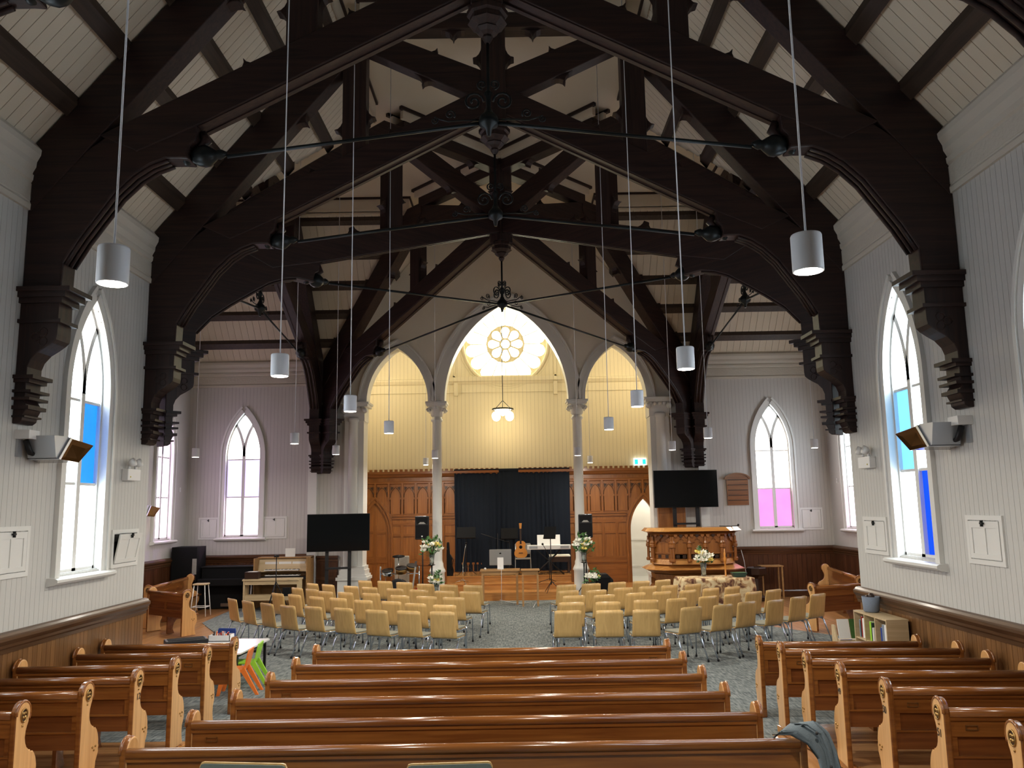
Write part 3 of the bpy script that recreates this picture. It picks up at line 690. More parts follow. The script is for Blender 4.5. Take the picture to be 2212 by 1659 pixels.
# ------------------------------------------------------------------ lancet windows
def window(n, label, fn, cols, depth=.12):
    """fn(a,b,d): a across, b up, d out through the wall. cols: bottom, middle, top of the two lights, then the diamond"""
    root = struct(bpy.data.objects.new('window_%d' % n, None)); COL.objects.link(root); root['label'] = label
    a, s0, r = .48, 4.02, 1.74
    arc = lambda z, sh: r-math.sqrt(max(0, r*r-(z-s0)**2))+sh if z > s0 else sh     # left-hand curve starting at sh
    apex = s0+math.sqrt(r*r-(r-a)**2); za = s0+math.sqrt(r*r-(r-a/2)**2)
    g = lambda x, y: fn(x, y, depth)
    def pane(poly, mat):
        b = B().prism(poly, fn, depth, depth+.008); b.build('pane', mat, root)
    bars = (1.83, 2.89, 3.93)
    for li, s in ((0, -1), (1, 1)):
        for k in range(3):
            if k < 2: pl = [(s*.03, bars[k]), (s*a, bars[k]), (s*a, bars[k+1]), (s*.03, bars[k+1])]
            else:
                zz = [s0+(za-s0)*i/8 for i in range(9)]
                out = [(s*(a-arc(z, 0)), z) for z in zz]; inn = [(s*arc(z, 0), z) for z in zz]
                pl = [(s*.02, bars[2]), (s*a, bars[2])]+out+inn[::-1][1:]
            pane(pl if s > 0 else pl[::-1], cols[li*3+k])
    zz = [s0+(za-s0)*i/6 for i in range(7)]; z2 = [za+(apex-za)*i/6 for i in range(1, 7)]
    dia = [(arc(z, 0), z) for z in zz]+[(a-arc(z, 0), z) for z in z2]
    pane(dia+[(-x, z) for x, z in dia[-2:0:-1]], cols[6])
    # glazing bars and tracery
    fr = B()
    def bar(pts, wd, d0, d1):
        pts = [Vector((p[0], p[1])) for p in pts]; m = len(pts); L = []; Rr = []
        for i in range(m):
            t = (pts[min(i+1, m-1)]-pts[max(i-1, 0)]).normalized(); nn = Vector((-t.y, t.x))*wd/2
            L.append(pts[i]+nn); Rr.append(pts[i]-nn)
        for i in range(m-1):
            q = [L[i], L[i+1], Rr[i+1], Rr[i]]
            fr.add([fn(p.x, p.y, d) for d in (d0, d1) for p in q], [(0, 1, 2, 3), (7, 6, 5, 4), (0, 4, 5, 1), (1, 5, 6, 2), (2, 6, 7, 3), (3, 7, 4, 0)])
    bar([(0, 1.8), (0, s0+.02)], .085, depth-.05, depth+.03)
    zq = [s0+(za-s0)*i/10 for i in range(11)]
    for s in (-1, 1):
        bar([(s*arc(z, 0), z) for z in zq], .075, depth-.05, depth+.03)
        zm = [s0+(apex-s0)*i/14 for i in range(15)]
        bar([(s*a, 1.8)]+[(s*(a-arc(z, 0)), z) for z in zm], .07, depth-.05, depth+.04)
        for z in bars[1:]: bar([(s*.02, z), (s*a, z)], .035, depth-.03, depth+.03)
    bar([(-a, 1.83), (a, 1.83)], .07, depth-.05, depth+.04)
    fr.build('window_frame', 'trim_paint', root)
    # architrave, hood and sill on the wall face
    fr = B(); zm = [s0+(apex-s0)*i/14 for i in range(15)]
    for s in (-1, 1):
        o1, o2 = .06, .115
        bar([(s*(a+.06), 1.76)]+[(s*(a+.06-arc(z, 0)*1.06), z+.07*(z-s0)/(apex-s0)) for z in zm], .13, -.03, depth-.03)
        bar([(s*(a+.12), 1.76)]+[(s*(a+.12-arc(z, 0)*1.15), z+.17*(z-s0)/(apex-s0)) for z in zm], .05, -.055, .01)
    fr.build('architrave', 'trim_paint', root)
    fr = B(); e = [(0, 1.70), (.10, 1.72), (.13, 1.745), (.13, 1.775), (.10, 1.79), (-.06, 1.80), (-.06, 1.70)]
    vs0 = [fn(-.70, z, -x) for x, z in e]; vs1 = [fn(.70, z, -x) for x, z in e]; m = len(e)
    fr.add(vs0+vs1, [list(range(m))[::-1], list(range(m, 2*m))]+[(i, (i+1) % m, m+(i+1) % m, m+i) for i in range(m)])
    fr.build('sill', 'trim_paint', root)
    return root
Wt, Ww, Bl, LB, DB, Pk, Li, Mg = 'pane_white', 'pane_white_warm', 'pane_blue', 'pane_light_blue', 'pane_deep_blue', 'pane_pink', 'pane_lilac', 'pane_magenta'
n = 1
for c in NAVE_WIN:
    # a runs along +Y on the left wall, and on the right wall
    window(n, 'white lancet window with one blue pane in the organ-side nave wall', lambda a, b, d, c=c: (-W-d, c+a, b), [Wt, Wt, Wt, Wt, Bl, Wt, Ww]); n += 1
    window(n, 'white lancet window with two blue panes in the bookshelf-side nave wall', lambda a, b, d, c=c: (W+d, c+a, b), [DB, Wt, Wt, Wt, LB, Wt, Wt]); n += 1
window(n, 'lilac and pink lancet window above the organ', lambda a, b, d: (-7.34+a, YF+d, b), [Pk, Li, Ww, Pk, Li, Ww, Wt]); n += 1
window(n, 'lancet window with magenta lower panes beside the hymn board', lambda a, b, d: (7.34+a, YF+d, b), [Mg, Ww, Ww, Mg, Ww, Ww, Wt]); n += 1
for c in (21.3, 14.9):
    window(n, 'pink lancet window in the organ-side transept end', lambda a, b, d, c=c: (-XT-d, c+a, b), [Pk, Pk, Pk, Pk, Pk, Pk, Pk]); n += 1
    window(n, 'pale lancet window in the pulpit-side transept end', lambda a, b, d, c=c: (XT+d, c+a, b), [Pk, Wt, Wt, Pk, Wt, Wt, Wt]); n += 1
# rose window
rose = struct(bpy.data.objects.new('window_%d' % n, None)); COL.objects.link(rose); rose['label'] = 'round rose window glowing white over the chancel'
RX, RZ, RY = -.04, 7.6, YK+.10
RF = lambda a, b, d: (RX+a, RY+d, RZ+b)
NP = 16
def petal(t, r0, r1, w0, w1, n=6):
    c, s = math.cos(t), math.sin(t)
    pts = [(r0, -w0), (r1, -w1)]+[(r1+w1*math.sin(q), -w1*math.cos(q)) for q in [PI*i/n for i in range(1, n)]]+[(r1, w1), (r0, w0)]
    return [(x*c-y*s, x*s+y*c) for x, y in pts]
outer_h, pn = [], []
for i in range(NP):
    t = 2*PI*(i+.5)/NP; pn.append(petal(t, .60, 1.075, .108, .20))
for i in range(8):
    t = 2*PI*i/8; pn.append(petal(t, .19, .41, .055, .14))
pn.append([(.14*math.cos(2*PI*i/12), .14*math.sin(2*PI*i/12)) for i in range(12)])
for p in pn: B().prism(p, RF, .03, .04).build('pane', 'pane_rose', rose)
holed([(1.32*math.cos(2*PI*i/48), 1.32*math.sin(2*PI*i/48)) for i in range(48)], pn, RF, 0, .07).build('tracery', 'chancel_lining', rose)
ring = B()
for r, tr_ in ((1.34, .05), (1.44, .03)):
    ring.tube([(RX+r*math.cos(q), YK-.01, RZ+r*math.sin(q)) for q in [2*PI*i/48 for i in range(49)]], tr_, 6, False)
for pts in ([(-1.62, -1.05), (-1.62, .8)], [(1.55, -1.05), (1.55, .8)], [(-1.62, -1.05), (1.55, -1.05)]):
    (x0, z0), (x1, z1) = pts; ring.span((RX+x0-.03, YK-.03, RZ+z0-.03), (RX+x1+.03, YK+.01, RZ+z1+.03))
ring.build('rose_moulding', 'chancel_lining', rose); n += 1
# ------------------------------------------------------------------ oak panelling of the chancel
def panelling(s, nm, xin, xout, door_open):
    root = struct(bpy.data.objects.new('trim_oak_panelling_'+nm, None)); COL.objects.link(root); root.location = (0, YK, 0)
    P = lambda a, b, d: (s*a, -d, b)
    def bx(x0, x1, z0, z1, d0, d1, name, mat): return B().span(P(x0, z0, d0), P(x1, z1, d1)).build(name, mat, root)
    dc, dw = 4.09, .43
    # back boards, split round the door
    lp = [(xin, .2), (dc-dw, .2)]+arch(dw, .95, 8, dc, 1.76)+[(dc+dw, .2), (xout, .2), (xout, 3.5), (xin, 3.5)]
    b = holed(lp, [], P, .0, .05); b.build('back_board', 'oak_panel', root)
    # cornice and battlements
    b = B().prism([(.05, 3.24), (.09, 3.26), (.09, 3.30), (.07, 3.32), (.07, 3.44), (.12, 3.46), (.16, 3.54), (.19, 3.55), (.19, 3.62), (.0, 3.62), (.0, 3.24)], lambda a, z, d: (s*d, -a, z), xin, xout)
    b.build('cornice', 'oak_rail', root)
    x = xin+.05
    mm = B().box((0, 0, .035), (.085, .10, .07)).mesh('merlon', 'oak_rail')
    while x < xout-.05: obj('merlon', mm, root, (s*x, -.12, 3.62)); x += .155
    # frieze of small sunk panels and the blind arcade
    pitch = .415; k = 0; x = xin+.06
    while x < xout-.1:
        x1 = min(x+pitch, xout-.02)
        bx(x+.05, x1-.05, 3.34, 3.42, .075, .085, 'frieze_panel', 'oak_panel')
        xm = (x+x1)/2; nd = abs(xm-dc) < dw+.12
        zb = 2.30 if not nd else (2.95 if abs(xm-dc) < .25 else 2.72)
        bx(x-.03, x+.03, 2.24 if not (abs(x-dc) < dw+.05) else 2.75, 3.26, .045, .10, 'stile', 'oak_frame')
        if x1-x > .3:
            aw = (x1-x)/2-.04
            ap = [(xm-aw, 3.22)]+[(p, z) for p, z in arch(aw, .30, 7, xm, 2.86)]+[(xm+aw, 3.22)]
            B().prism(ap if s > 0 else ap[::-1], P, .045, .068).build('arch_head', 'oak_frame', root)
            B().tube([P(p_, z_, .068) for p_, z_ in [(xm-aw+.01, zb+.05)]+arch(aw-.01, .29, 7, xm, 2.86)+[(xm+aw-.01, zb+.05)]], .012, 5).build('arch_shade_line', 'rail_wood_x', root)  # darker tube added as the line of shade round each arch
            sp = B()
            for q in (-1, 1): sp.prism([(xm+q*(aw-.02), 3.17), (xm+q*(aw-.12), 3.15), (xm+q*(aw-.03), 3.04)], P, .064, .072)
            sp.build('spandrel_carving', 'dark_brown', root)
            if not nd:
                for q in (-1, 1): bx(xm+q*(aw+.0)-.02, xm+q*(aw)+.02, 2.78, 2.84, .05, .10, 'arch_impost', 'oak_frame')
                bx(x+.05, x1-.05, 2.33, 2.36, .045, .065, 'panel_sill', 'oak_rail')
        x = x1
    # rails and two tiers of sunk panels below
    xe = dc-dw-.10
    bx(xin, xe, 2.18, 2.27, .045, .09, 'mid_rail', 'oak_rail'); bx(xin, xe, 2.26, 2.30, .045, .12, 'ledge', 'oak_rail')
    bx(xin, xe, 1.99, 2.09, .045, .075, 'rail', 'oak_rail'); bx(xin, xe, 1.66, 1.74, .045, .075, 'rail', 'oak_rail')
    bx(xin, xe, .86, .98, .045, .075, 'rail', 'oak_rail'); bx(xin, xe, .80, .86, .045, .12, 'plinth_mould', 'oak_rail'); bx(xin, xe, .2, .80, .045, .10, 'plinth', 'oak_rail')
    x = xin+.06
    while x < xe+.02:
        bx(x-.04, x+.04, .98, 2.0, .045, .085, 'stile', 'oak_frame'); x += pitch
    # door case and door
    for o0, o1, d1 in ((-.02, .07, .12), (.06, .12, .16)):
        fr = B()
        ao, ai = arch(dw+o1, .95+o1*1.5, 8, dc, 1.76), arch(dw+o0, .95+o0*1.5, 8, dc, 1.76)
        lp = [(dc-dw-o1, .2)]+ao+[(dc+dw+o1, .2), (dc+dw+o0, .2)]+ai[::-1]+[(dc-dw-o0, .2)]
        holed(lp, [], P, .02, d1).build('door_case', 'oak_frame', root)
    if not door_open:
        dr = struct(bpy.data.objects.new('door_1', None)); COL.objects.link(dr); dr.location = (0, YK, 0); dr['label'] = 'pointed oak door in the panelling behind the drum kit'
        lp = [(dc-dw, .2)]+arch(dw, .95, 8, dc, 1.76)+[(dc+dw, .2)]
        def q(x0, x1, z0, z1, name, d0=.055, d1=.07, m='oak_panel'): B().span(P(x0, z0, d0), P(x1, z1, d1)).build(name, m, dr)
        B().prism(lp if s > 0 else lp[::-1], P, .045, .06).build('leaf', 'oak_panel', dr)
        for x0, x1 in ((dc-dw, dc-dw+.09), (dc-.05, dc+.05), (dc+dw-.09, dc+dw)): q(x0, x1, .2, 2.0, 'stile', .055, .08, 'oak_frame')
        for z0, z1 in ((.2, .38), (.88, 1.08), (1.75, 1.85)): q(dc-dw, dc+dw, z0, z1, 'rail', .055, .078, 'oak_rail')
    return root
panelling(-1, 'left', .3, 4.98, False)
panelling(1, 'right', .3, 4.98, True)
# dark curtain hung in front of the panelling
cu = thing('stage_curtain', 'tall dark blue pleated curtain hung behind the stage', 'curtain', (0, YK-.16, 0))
nx, nz = 180, 14; vs = []; x0, x1 = -1.66, 1.86
for j in range(nz+1):
    t = j/nz
    for i in range(nx+1):
        u = i/nx; x = x0+(x1-x0)*u
        amp = .016+.024*(1-t)
        pl = math.sin(u*2*PI*24+1.6*math.sin(u*9)+1.1*math.sin(u*31)+.8*t)*(.6+.4*math.sin(u*17+2*t))*amp
        swag = 0
        if u < .30: swag = .05*math.sin(PI*u/.3)*(1-t)*math.sin(6*u+8*t)
        vs.append((x+.02*math.sin(9*u+4*t)*(1-t), -pl+swag, .60+(3.62-.60)*t))
fs = [(j*(nx+1)+i, j*(nx+1)+i+1, (j+1)*(nx+1)+i+1, (j+1)*(nx+1)+i) for j in range(nz) for i in range(nx)]
B().add(vs, fs, True).build('drape', 'curtain', cu)
B().span((x0-.01, -.012, 3.60), (x1+.01, .02, 3.665)).build('heading', 'curtain', cu)
# ------------------------------------------------------------------ pendant lamps
def ceil_z(x, y):
    zx = ZF if abs(x) < DF else zs(abs(x)); dy = abs(y-YC)*KY; zy = ZF if dy < DF else zs(dy)
    if y > YF: return 9.7
    return max(zx, zy) if abs(x) < W and abs(y-YC) < 5.39 else (zx if abs(x) < W else zy)
SPOTS = [(-1.86, 4.18, 'above the back centre pews, craft table side'), (1.80, 4.18, 'above the back centre pews, bookshelf side'),
         (-1.87, 7.29, 'above the middle centre pews, craft table side'), (1.79, 7.29, 'above the middle centre pews, bookshelf side'),
         (-1.80, 10.1, 'above the front centre pew, craft table side'), (1.76, 10.1, 'above the front centre pew, bookshelf side'),
         (-1.80, 13.2, 'above the nearest chairs beside the aisle, organ side'), (1.75, 13.2, 'above the nearest chairs beside the aisle, pulpit side'),
         (-3.81, 15.0, 'above the near outer chairs, organ side'), (3.83, 15.3, 'above the near outer chairs, pulpit side'),
         (-3.75, 18.2, 'above the far outer chairs, organ side'), (3.78, 18.6, 'above the far outer chairs, pulpit side'),
         (-6.91, 18.3, 'over the transept floor beside the black piano'), (7.03, 18.7, 'over the transept floor in front of the magenta window'),
         (-1.75, 20.2, 'in front of the chancel column beside the drum kit'), (1.75, 20.1, 'in front of the chancel column on the pulpit side'),
         (-2.33, 23.4, 'inside the chancel over the drum kit'), (2.37, 23.7, 'inside the chancel on the pulpit side')]
lamp0 = None
ld = bpy.data.lights.new('pendant_light', 'AREA'); ld.shape = 'DISK'; ld.size = .13; ld.energy = LAMP_W; ld.color = LAMP_C
for x, y, t in SPOTS:
    R = thing('pendant_lamp', 'white cylinder pendant lamp hanging '+t, 'pendant lamp', (x, y, 3.72), 0, 'white cylinder pendant lamps')
    if lamp0 is None:
        me = [B().lathe([(.079, .0), (.08, .01), (.08, .19), (.076, .2), (.02, .202)], 24).mesh('shade', 'lamp_white'),
              B().lathe([(.070, -.002), (.070, .004)], 24).mesh('diffuser', 'lamp_glow'), B().lathe([(.05, 0), (.05, .03), (.02, .04)], 16).mesh('ceiling_rose', 'lamp_white')]
        lamp0 = me
    obj('shade', lamp0[0], R); obj('diffuser', lamp0[1], R)
    h = ceil_z(x, y)-3.72
    B().tube([(0, 0, .2), (0, 0, h)], .006, 5).build('cable', 'lamp_white', R)
    obj('ceiling_rose', lamp0[2], R, (0, 0, h-.035))
    lo = bpy.data.objects.new('pendant_light', ld); COL.objects.link(lo); lo.parent = R; lo.location = (0, 0, -.006)
# chancel chandelier
cz = onY(1086, 884, 24.2)
R = thing('chandelier', 'iron ring chandelier with glowing globe lamps in front of the rose window', 'chandelier', (cz.x, 24.2, cz.z))
B().tube([(.30*math.cos(q), .30*math.sin(q), 0) for q in [2*PI*i/24 for i in range(25)]], .026, 6, False).build('ring', 'iron', R)
ch = B()
for i in range(3):
    q = 2*PI*i/3+.5; ch.tube([(.28*math.cos(q), .28*math.sin(q), .02), (0, 0, .26)], .010, 5)
ch.build('stay_chain', 'iron', R)
B().tube([(0, 0, .25), (0, 0, 9.7-cz.z)], .012, 5).build('chain', 'iron', R)
B().lathe([(.26, .0), (.22, -.05), (.14, -.12), (.05, -.18), (.02, -.2)], 12).build('bowl', 'globe_glow', R)
for i in range(4):
    q = PI/4+i*PI/2; x, y = .26*math.cos(q), .26*math.sin(q)
    a = B().tube([(x*1.08, y*1.08, 0), (x*1.08, y*1.08, -.1)], .012, 5).build('lamp_arm', 'iron', R)
    B().ball((x*1.08, y*1.08, -.21), .125, 14, 8).build('globe', 'globe_glow', a)
l = bpy.data.lights.new('chandelier_light', 'POINT'); l.energy = 10; l.color = (1, .76, .40); l.shadow_soft_size = .2
o = bpy.data.objects.new('chandelier_light', l); COL.objects.link(o); o.parent = R; o.location = (0, 0, -.45)

# assumed warm floodlights, unseen behind the arcade wall, added to light the chancel
for s in (-1, 1):
    R = thing('assumed_flood_lamp', 'assumed small floodlight unseen behind the arcade wall, %s side' % ('drum kit' if s < 0 else 'pulpit'), 'lamp', (s*4.3, YF+.50, 6.6), 0, 'assumed chancel floodlights')
    B().span((-.10, 0.0, -.06), (.10, .12, .10)).build('housing', 'black_plastic', R); B().span((-.08, .12, -.05), (.08, .125, .08)).build('lens', 'lamp_glow', R)
    l = bpy.data.lights.new('assumed_flood_light', 'AREA'); l.size = .16; l.energy = 34; l.color = (1, .80, .46)
    o = bpy.data.objects.new('assumed_flood_light', l); COL.objects.link(o); o.parent = R; o.location = (0, .14, 0)
    o.rotation_euler = Vector((-s*.75, .55, -.75)).to_track_quat('-Z', 'Y').to_euler()
# ------------------------------------------------------------------ pews
END = [(0, 0), (0, .83)]+[(.10-.10*math.cos(q), .83+.10*math.sin(q)) for q in [PI*i/10 for i in range(1, 10)]]+[(.20, .83), (.195, .79), (.185, .775), (.18, .745), (.165, .72), (.150, .68), (.145, .63), (.155, .585), (.175, .55), (.205, .525), (.225, .52), (.235, .505), (.265, .50), (.295, .47), (.32, .425), (.335, .37), (.335, .335), (.345, .32), (.335, .29), (.34, .265), (.32, .225), (.30, .19), (.295, .12), (.31, .05), (.33, 0)]
_pm = {}
def pew_meshes():
    for s in (-1, 1):
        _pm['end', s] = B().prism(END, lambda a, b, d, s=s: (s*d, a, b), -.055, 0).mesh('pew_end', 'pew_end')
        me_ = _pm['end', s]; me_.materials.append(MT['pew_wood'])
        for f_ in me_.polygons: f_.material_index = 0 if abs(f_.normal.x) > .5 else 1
        ro = B()
        c = (0, .098, .815)
        ro.tube([(s*.004, c[1]+.043*math.cos(q), c[2]+.052*math.sin(q)) for q in [2*PI*i/16 for i in range(17)]], .007, 5, False)
        for i in range(4):
            q = PI/4+i*PI/2; ro.ball((s*.002, c[1]+.019*math.cos(q), c[2]+.022*math.sin(q)), .014, 6, 4)
        _pm['ros', s] = ro.mesh('rosette', 'brass')
        _pm['rosb', s] = B().prism([(c[1]+.04*math.cos(q), c[2]+.049*math.sin(q)) for q in [2*PI*i/14 for i in range(14)]], lambda a, b, d, s=s: (s*d, a, b), .0, .0025).mesh('rosette_ground', 'dark_brown')
        _pm['st', s] = B().ball((s*.003, 0, 0), .011, 6, 4, (.7, 1, 1)).mesh('stud', 'brass')
        rim = [(-.0+p[0], p[1]) for p in END if p[1] > .5]
        _pm['rim', s] = B().tube([(s*-.008, .004+(a-.1)*.97+.096, b-.006) for a, b in END[1:14]], .013, 6).mesh('edge_moulding', 'pew_wood')
pew_meshes()
def pew(label, x0, x1, y, rz=0, z=0, number=None, holder=None, group=None, pivot=None):
    """back face at y, seat toward +Y; x0..x1 before rotation about pivot"""
    L = x1-x0; cx = (x0+x1)/2
    R = thing('pew', label, 'pew', (cx, y, z), rz, group)
    h = L/2
    for s in (-1, 1):
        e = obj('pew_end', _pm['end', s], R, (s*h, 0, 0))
        md = e.modifiers.new('bevel', 'BEVEL'); md.width = .014; md.segments = 2; md.limit_method = 'ANGLE'; md.angle_limit = .9
        obj('edge_moulding', _pm['rim', s], e); obj('rosette_ground', _pm['rosb', s], e); obj('rosette', _pm['ros', s], e)
        for yy, zz in ((.085, .735), (.215, .33), (.27, .33), (.245, .30)): obj('stud', _pm['st', s], e, (0, yy, zz))
        if number and number[1] == s:
            m = Matrix.Translation((s*.003, .088, .665)) @ Matrix.Rotation(s*PI/2, 4, 'Z') @ Matrix.Rotation(PI/2, 4, 'X')
            text_mesh('seat_number', number[0], .085, 'ink', e, m, .001)
    i0, i1 = -h+.05, h-.05
    X = lambda a, b, d: (d, a, b)
    B().prism([(.0, .80)]+[(.012-.034*math.cos(q)+.012, .832+.034*math.sin(q)) for q in [PI*i/8-.5 for i in range(0, 9)]]+[(.06, .82), (.06, .80)], X, i0, i1, True).build('top_rail', 'pew_wood', R)
    B().span((i0, .004, .775), (i1, .06, .797)).build('rail_bead', 'pew_wood', R)
    B().span((i0, .018, .655), (i1, .05, .776)).build('upper_board', 'pew_wood', R)
    B().span((i0, .012, .50), (i1, .06, .515)).build('book_ledge', 'pew_wood', R)
    B().span((i0, .022, .36), (i1, .05, .50)).build('lower_board', 'pew_dark', R)
    n = max(2, round(L/1.05)); 
    for k in range(n):
        a, b = i0+(i1-i0)*k/n, i0+(i1-i0)*(k+1)/n
        B().span((a+.03, .04, .505), (b-.03, .052, .66)).build('back_panel', 'pew_dark', R)
        if k: B().span((a-.035, .024, .51), (a+.035, .05, .66)).build('stile', 'pew_wood', R)
    for a in (i0, i1-.05): B().span((a, .024, .51), (a+.05, .05, .66)).build('stile', 'pew_wood', R)
    B().span((i0, .045, .395), (i1, .40, .425)).build('seat', 'pew_wood', R, bevel=.008)
    for k in range(1, n):
        a = i0+(i1-i0)*k/n
        B().prism([(.08, 0), (.08, .39), (.36, .39), (.30, .3), (.22, .2), (.2, .1), (.24, 0)], X, a-.02, a+.02).build('support', 'pew_dark', R)
    if holder is not None:
        hx = i0+.16 if holder < 0 else i1-.16
        hb = B()
        for q in ((-.045, .045, .702, .708), (-.045, .045, .732, .738)): hb.span((hx+q[0], .010, q[2]), (hx+q[1], .019, q[3]))
        for q in (-.045, .041): hb.span((hx+q, .010, .702), (hx+q+.005, .019, .738))
        hb.build('card_holder', 'brass', R)
    return R
ORD = ['first', 'second', 'third', 'fourth', 'fifth', 'sixth', 'seventh']
CP = [(10.05, -2.20, 2.03, 1), (9.21, -2.22, 2.05, None), (8.41, -2.26, 2.08, -1), (7.63, -2.33, 2.11, None), (6.88, -2.43, 2.18, -1), (6.13, -2.60, 2.27, None)]
for k, (y, a, b, hd) in enumerate(CP):
    pew('long honey-brown pew in the centre block, %s behind the plywood chairs' % ORD[k], a, b, y-.02, 0, 0.004, None, hd, 'centre block pews')
LP = [(10.78, -3.40), (10.12, -3.50), (8.94, -3.40), (8.33, -3.52), (7.71, -3.70), (6.99, -3.86)]
for k, (y, a) in enumerate(LP):
    pew('brown pew against the wall on the craft table side, %s from the table%s' % (ORD[k], ', numbered 12' if k == 3 else ''), -5.06, a+.03, y-.05, 0, .08 if k > 1 else .004, ('12', 1) if k == 3 else None, 1 if k == 1 else None, 'craft table side pews')
RP = [(10.24, 3.14), (9.30, 3.11), (8.72, 3.19), (8.09, 3.29), (7.38, 3.40), (6.65, 3.50), (5.93, 3.65)]
NUM = {3: '49', 4: '50', 5: '51'}
for k, (y, a) in enumerate(RP):
    pew('brown pew against the bookshelf-side wall, %s from the bookshelf%s' % (ORD[k], ', numbered '+NUM[k] if k in NUM else ''), a-.03, 5.0, y-.12, -.07, .08 if k else .004, (NUM[k], -1) if k in NUM else None, -1 if k in (1, 4, 5) else None, 'bookshelf side pews')
def pew_between(label, pr, pl, group, z=.004):
    """pr / pl: right and left rail ends as seen from behind the pew"""
    d = Vector((pr[0]-pl[0], pr[1]-pl[1])); L = d.length; c = ((pr[0]+pl[0])/2, (pr[1]+pl[1])/2)
    p = pew(label, -L/2, L/2, 0, 0, z, None, None, group); p.location = (c[0], c[1], z); p.rotation_euler.z = math.atan2(d.y, d.x); return p
pew_between('reddish pew with its back to the nave beside the yellow stool', (-6.62, 17.2), (-7.72, 18.02), 'transept pews')
pew_between('reddish pew along the transept end wall, seat toward the black piano', (-8.02, 18.5), (-8.30, 21.6), 'transept pews')
pew_between('reddish pew with its back to the nave in front of the magenta window', (8.0, 17.35), (6.05, 16.55), 'transept pews')
pew_between('reddish pew along the transept end wall past the magenta window', (8.20, 21.5), (7.65, 18.0), 'transept pews')

# ------------------------------------------------------------------ plywood chairs
def make_chair():
    R = thing('plywood_chair', 'x', 'chair', (0, 0, 0), 0, 'plywood chairs in curved rows facing the stage')
    nx, nz = 8, 7; vs = []
    prof = [(-.005, .87), (.008, .80), (.022, .72), (.037, .63), (.052, .54), (.066, .47), (.10, .443), (.16, .438)]
    for sd in (0, 1):
        for j in range(nz+1):
            y, z = prof[j]
            for i in range(nx+1):
                u = i/nx*2-1; wd = .212+.012*min(1, j/5); cz = -.012*max(0, abs(u)-.88)/.12 if j == 0 else 0
                bow = .022*u*u*(1-max(0, j-5)*.4); nrm = (.012 if j < 6 else 0)*sd
                vs.append((u*wd, y+bow+nrm, z+cz+(.012*sd if j >= 6 else 0)))
    n = (nx+1)*(nz+1); fs = []
    for j in range(nz):
        for i in range(nx):
            q = (j*(nx+1)+i, j*(nx+1)+i+1, (j+1)*(nx+1)+i+1, (j+1)*(nx+1)+i); fs += [q, tuple(k+n for k in q[::-1])]
    rim = [i for i in range(nx+1)]+[j*(nx+1)+nx for j in range(1, nz+1)]+[nz*(nx+1)+i for i in range(nx-1, -1, -1)]+[j*(nx+1) for j in range(nz-1, 0, -1)]
    for a in range(len(rim)):
        p, q = rim[a], rim[(a+1) % len(rim)]; fs.append((p, p+n, q+n, q))
    B().add(vs, fs, True).build('back_shell', 'chair_ply', R)
    sp = B(); e = [(-.205, .12), (.205, .12), (.222, .30), (.222, .46), (.20, .50), (-.20, .50), (-.222, .46), (-.222, .30)]
    sp.prism(e, XY, .44, .448); B().prism(e, XY, .449, .475).build('seat_pad', 'seat_grey', R, bevel=.008)
    sp.build('seat_board', 'chair_ply', R)
    for s in (-1, 1):
        a = B().tube([(s*.215, .20, .43), (s*.228, .12, .40), (s*.232, -.04, .02)], .0135, 8).build('rear_leg', 'chrome', R)
        B().lathe([(.013, 0), (.018, .004), (.018, .03), (.012, .04)], 8, (s*.232, -.045, 0)).build('foot', 'black_plastic', a)
        a = B().tube([(s*.222, .16, .43), (s*.228, .44, .432), (s*.228, .465, .415), (s*.230, .475, .02)], .012, 8).build('front_leg', 'chrome', R)
        B().lathe([(.013, 0), (.018, .004), (.018, .03), (.012, .04)], 8, (s*.230, .475, 0)).build('foot', 'black_plastic', a)
        B().span((s*.225-.012, .12, .415), (s*.225+.012, .16, .445)).build('link_bracket', 'chrome', R)
    B().tube([(-.22, .17, .425), (.22, .17, .425)], .009, 6).build('cross_bar', 'chrome', R)
    return R
C_L = [[(953.9, 1322.1), (880.5, 1320.3), (810.8, 1318.4), (739, 1314.1), (673.7, 1310.9), (618.2, 1308.4), (573.2, 1303.7), (532.2, 1298.9), (498.5, 1293.8)],
       [(959.1, 1307.5), (895.7, 1304), (843.2, 1299.7), (782.7, 1297.1), (727.8, 1292.5), (680.8, 1289.5), (633.6, 1285), (597.2, 1282)],
       [(978.5, 1290.7), (920.2, 1288.6), (861.7, 1286.6), (799.6, 1282.1), (743.9, 1279.9), (701, 1278), (671.5, 1273.2), (639.5, 1270.2)],
       [(1013.4, 1278.2), (958.8, 1276.9), (902.9, 1274.3), (851.5, 1272), (796.6, 1269.1), (756, 1266.3), (706.4, 1263.1), (672.7, 1260.7)],
       [(1020.3, 1264.5), (967.9, 1263.5), (917.7, 1261.7), (871.8, 1258.3), (829.5, 1255.7), (786.4, 1254.7)]]
C_R = [[(1226.9, 1319.5), (1317, 1318.9), (1396.2, 1317.6), (1496.1, 1311.7), (1564.7, 1306.6), (1616.3, 1300.4), (1678.3, 1296.5), (1727.7, 1289.2), (1769.9, 1283.2)],
       [(1234.4, 1301.6), (1313.5, 1300.5), (1396, 1296.4), (1464, 1293), (1531.8, 1288.4), (1585, 1283.5), (1630.9, 1278.6), (1673.5, 1274)],
       [(1240.9, 1287), (1307, 1285.3), (1375, 1281.1), (1431.8, 1278.2), (1488.3, 1275.2), (1538.1, 1270.8), (1584.5, 1267.5)],
       [(1228.8, 1275.9), (1289.7, 1274.8), (1347.5, 1269.9), (1401.2, 1266.9), (1448, 1264.6), (1499, 1262)],
       [(1224.3, 1263.5), (1278, 1261), (1334.5, 1258), (1387, 1255.7), (1433.8, 1252.8)]]
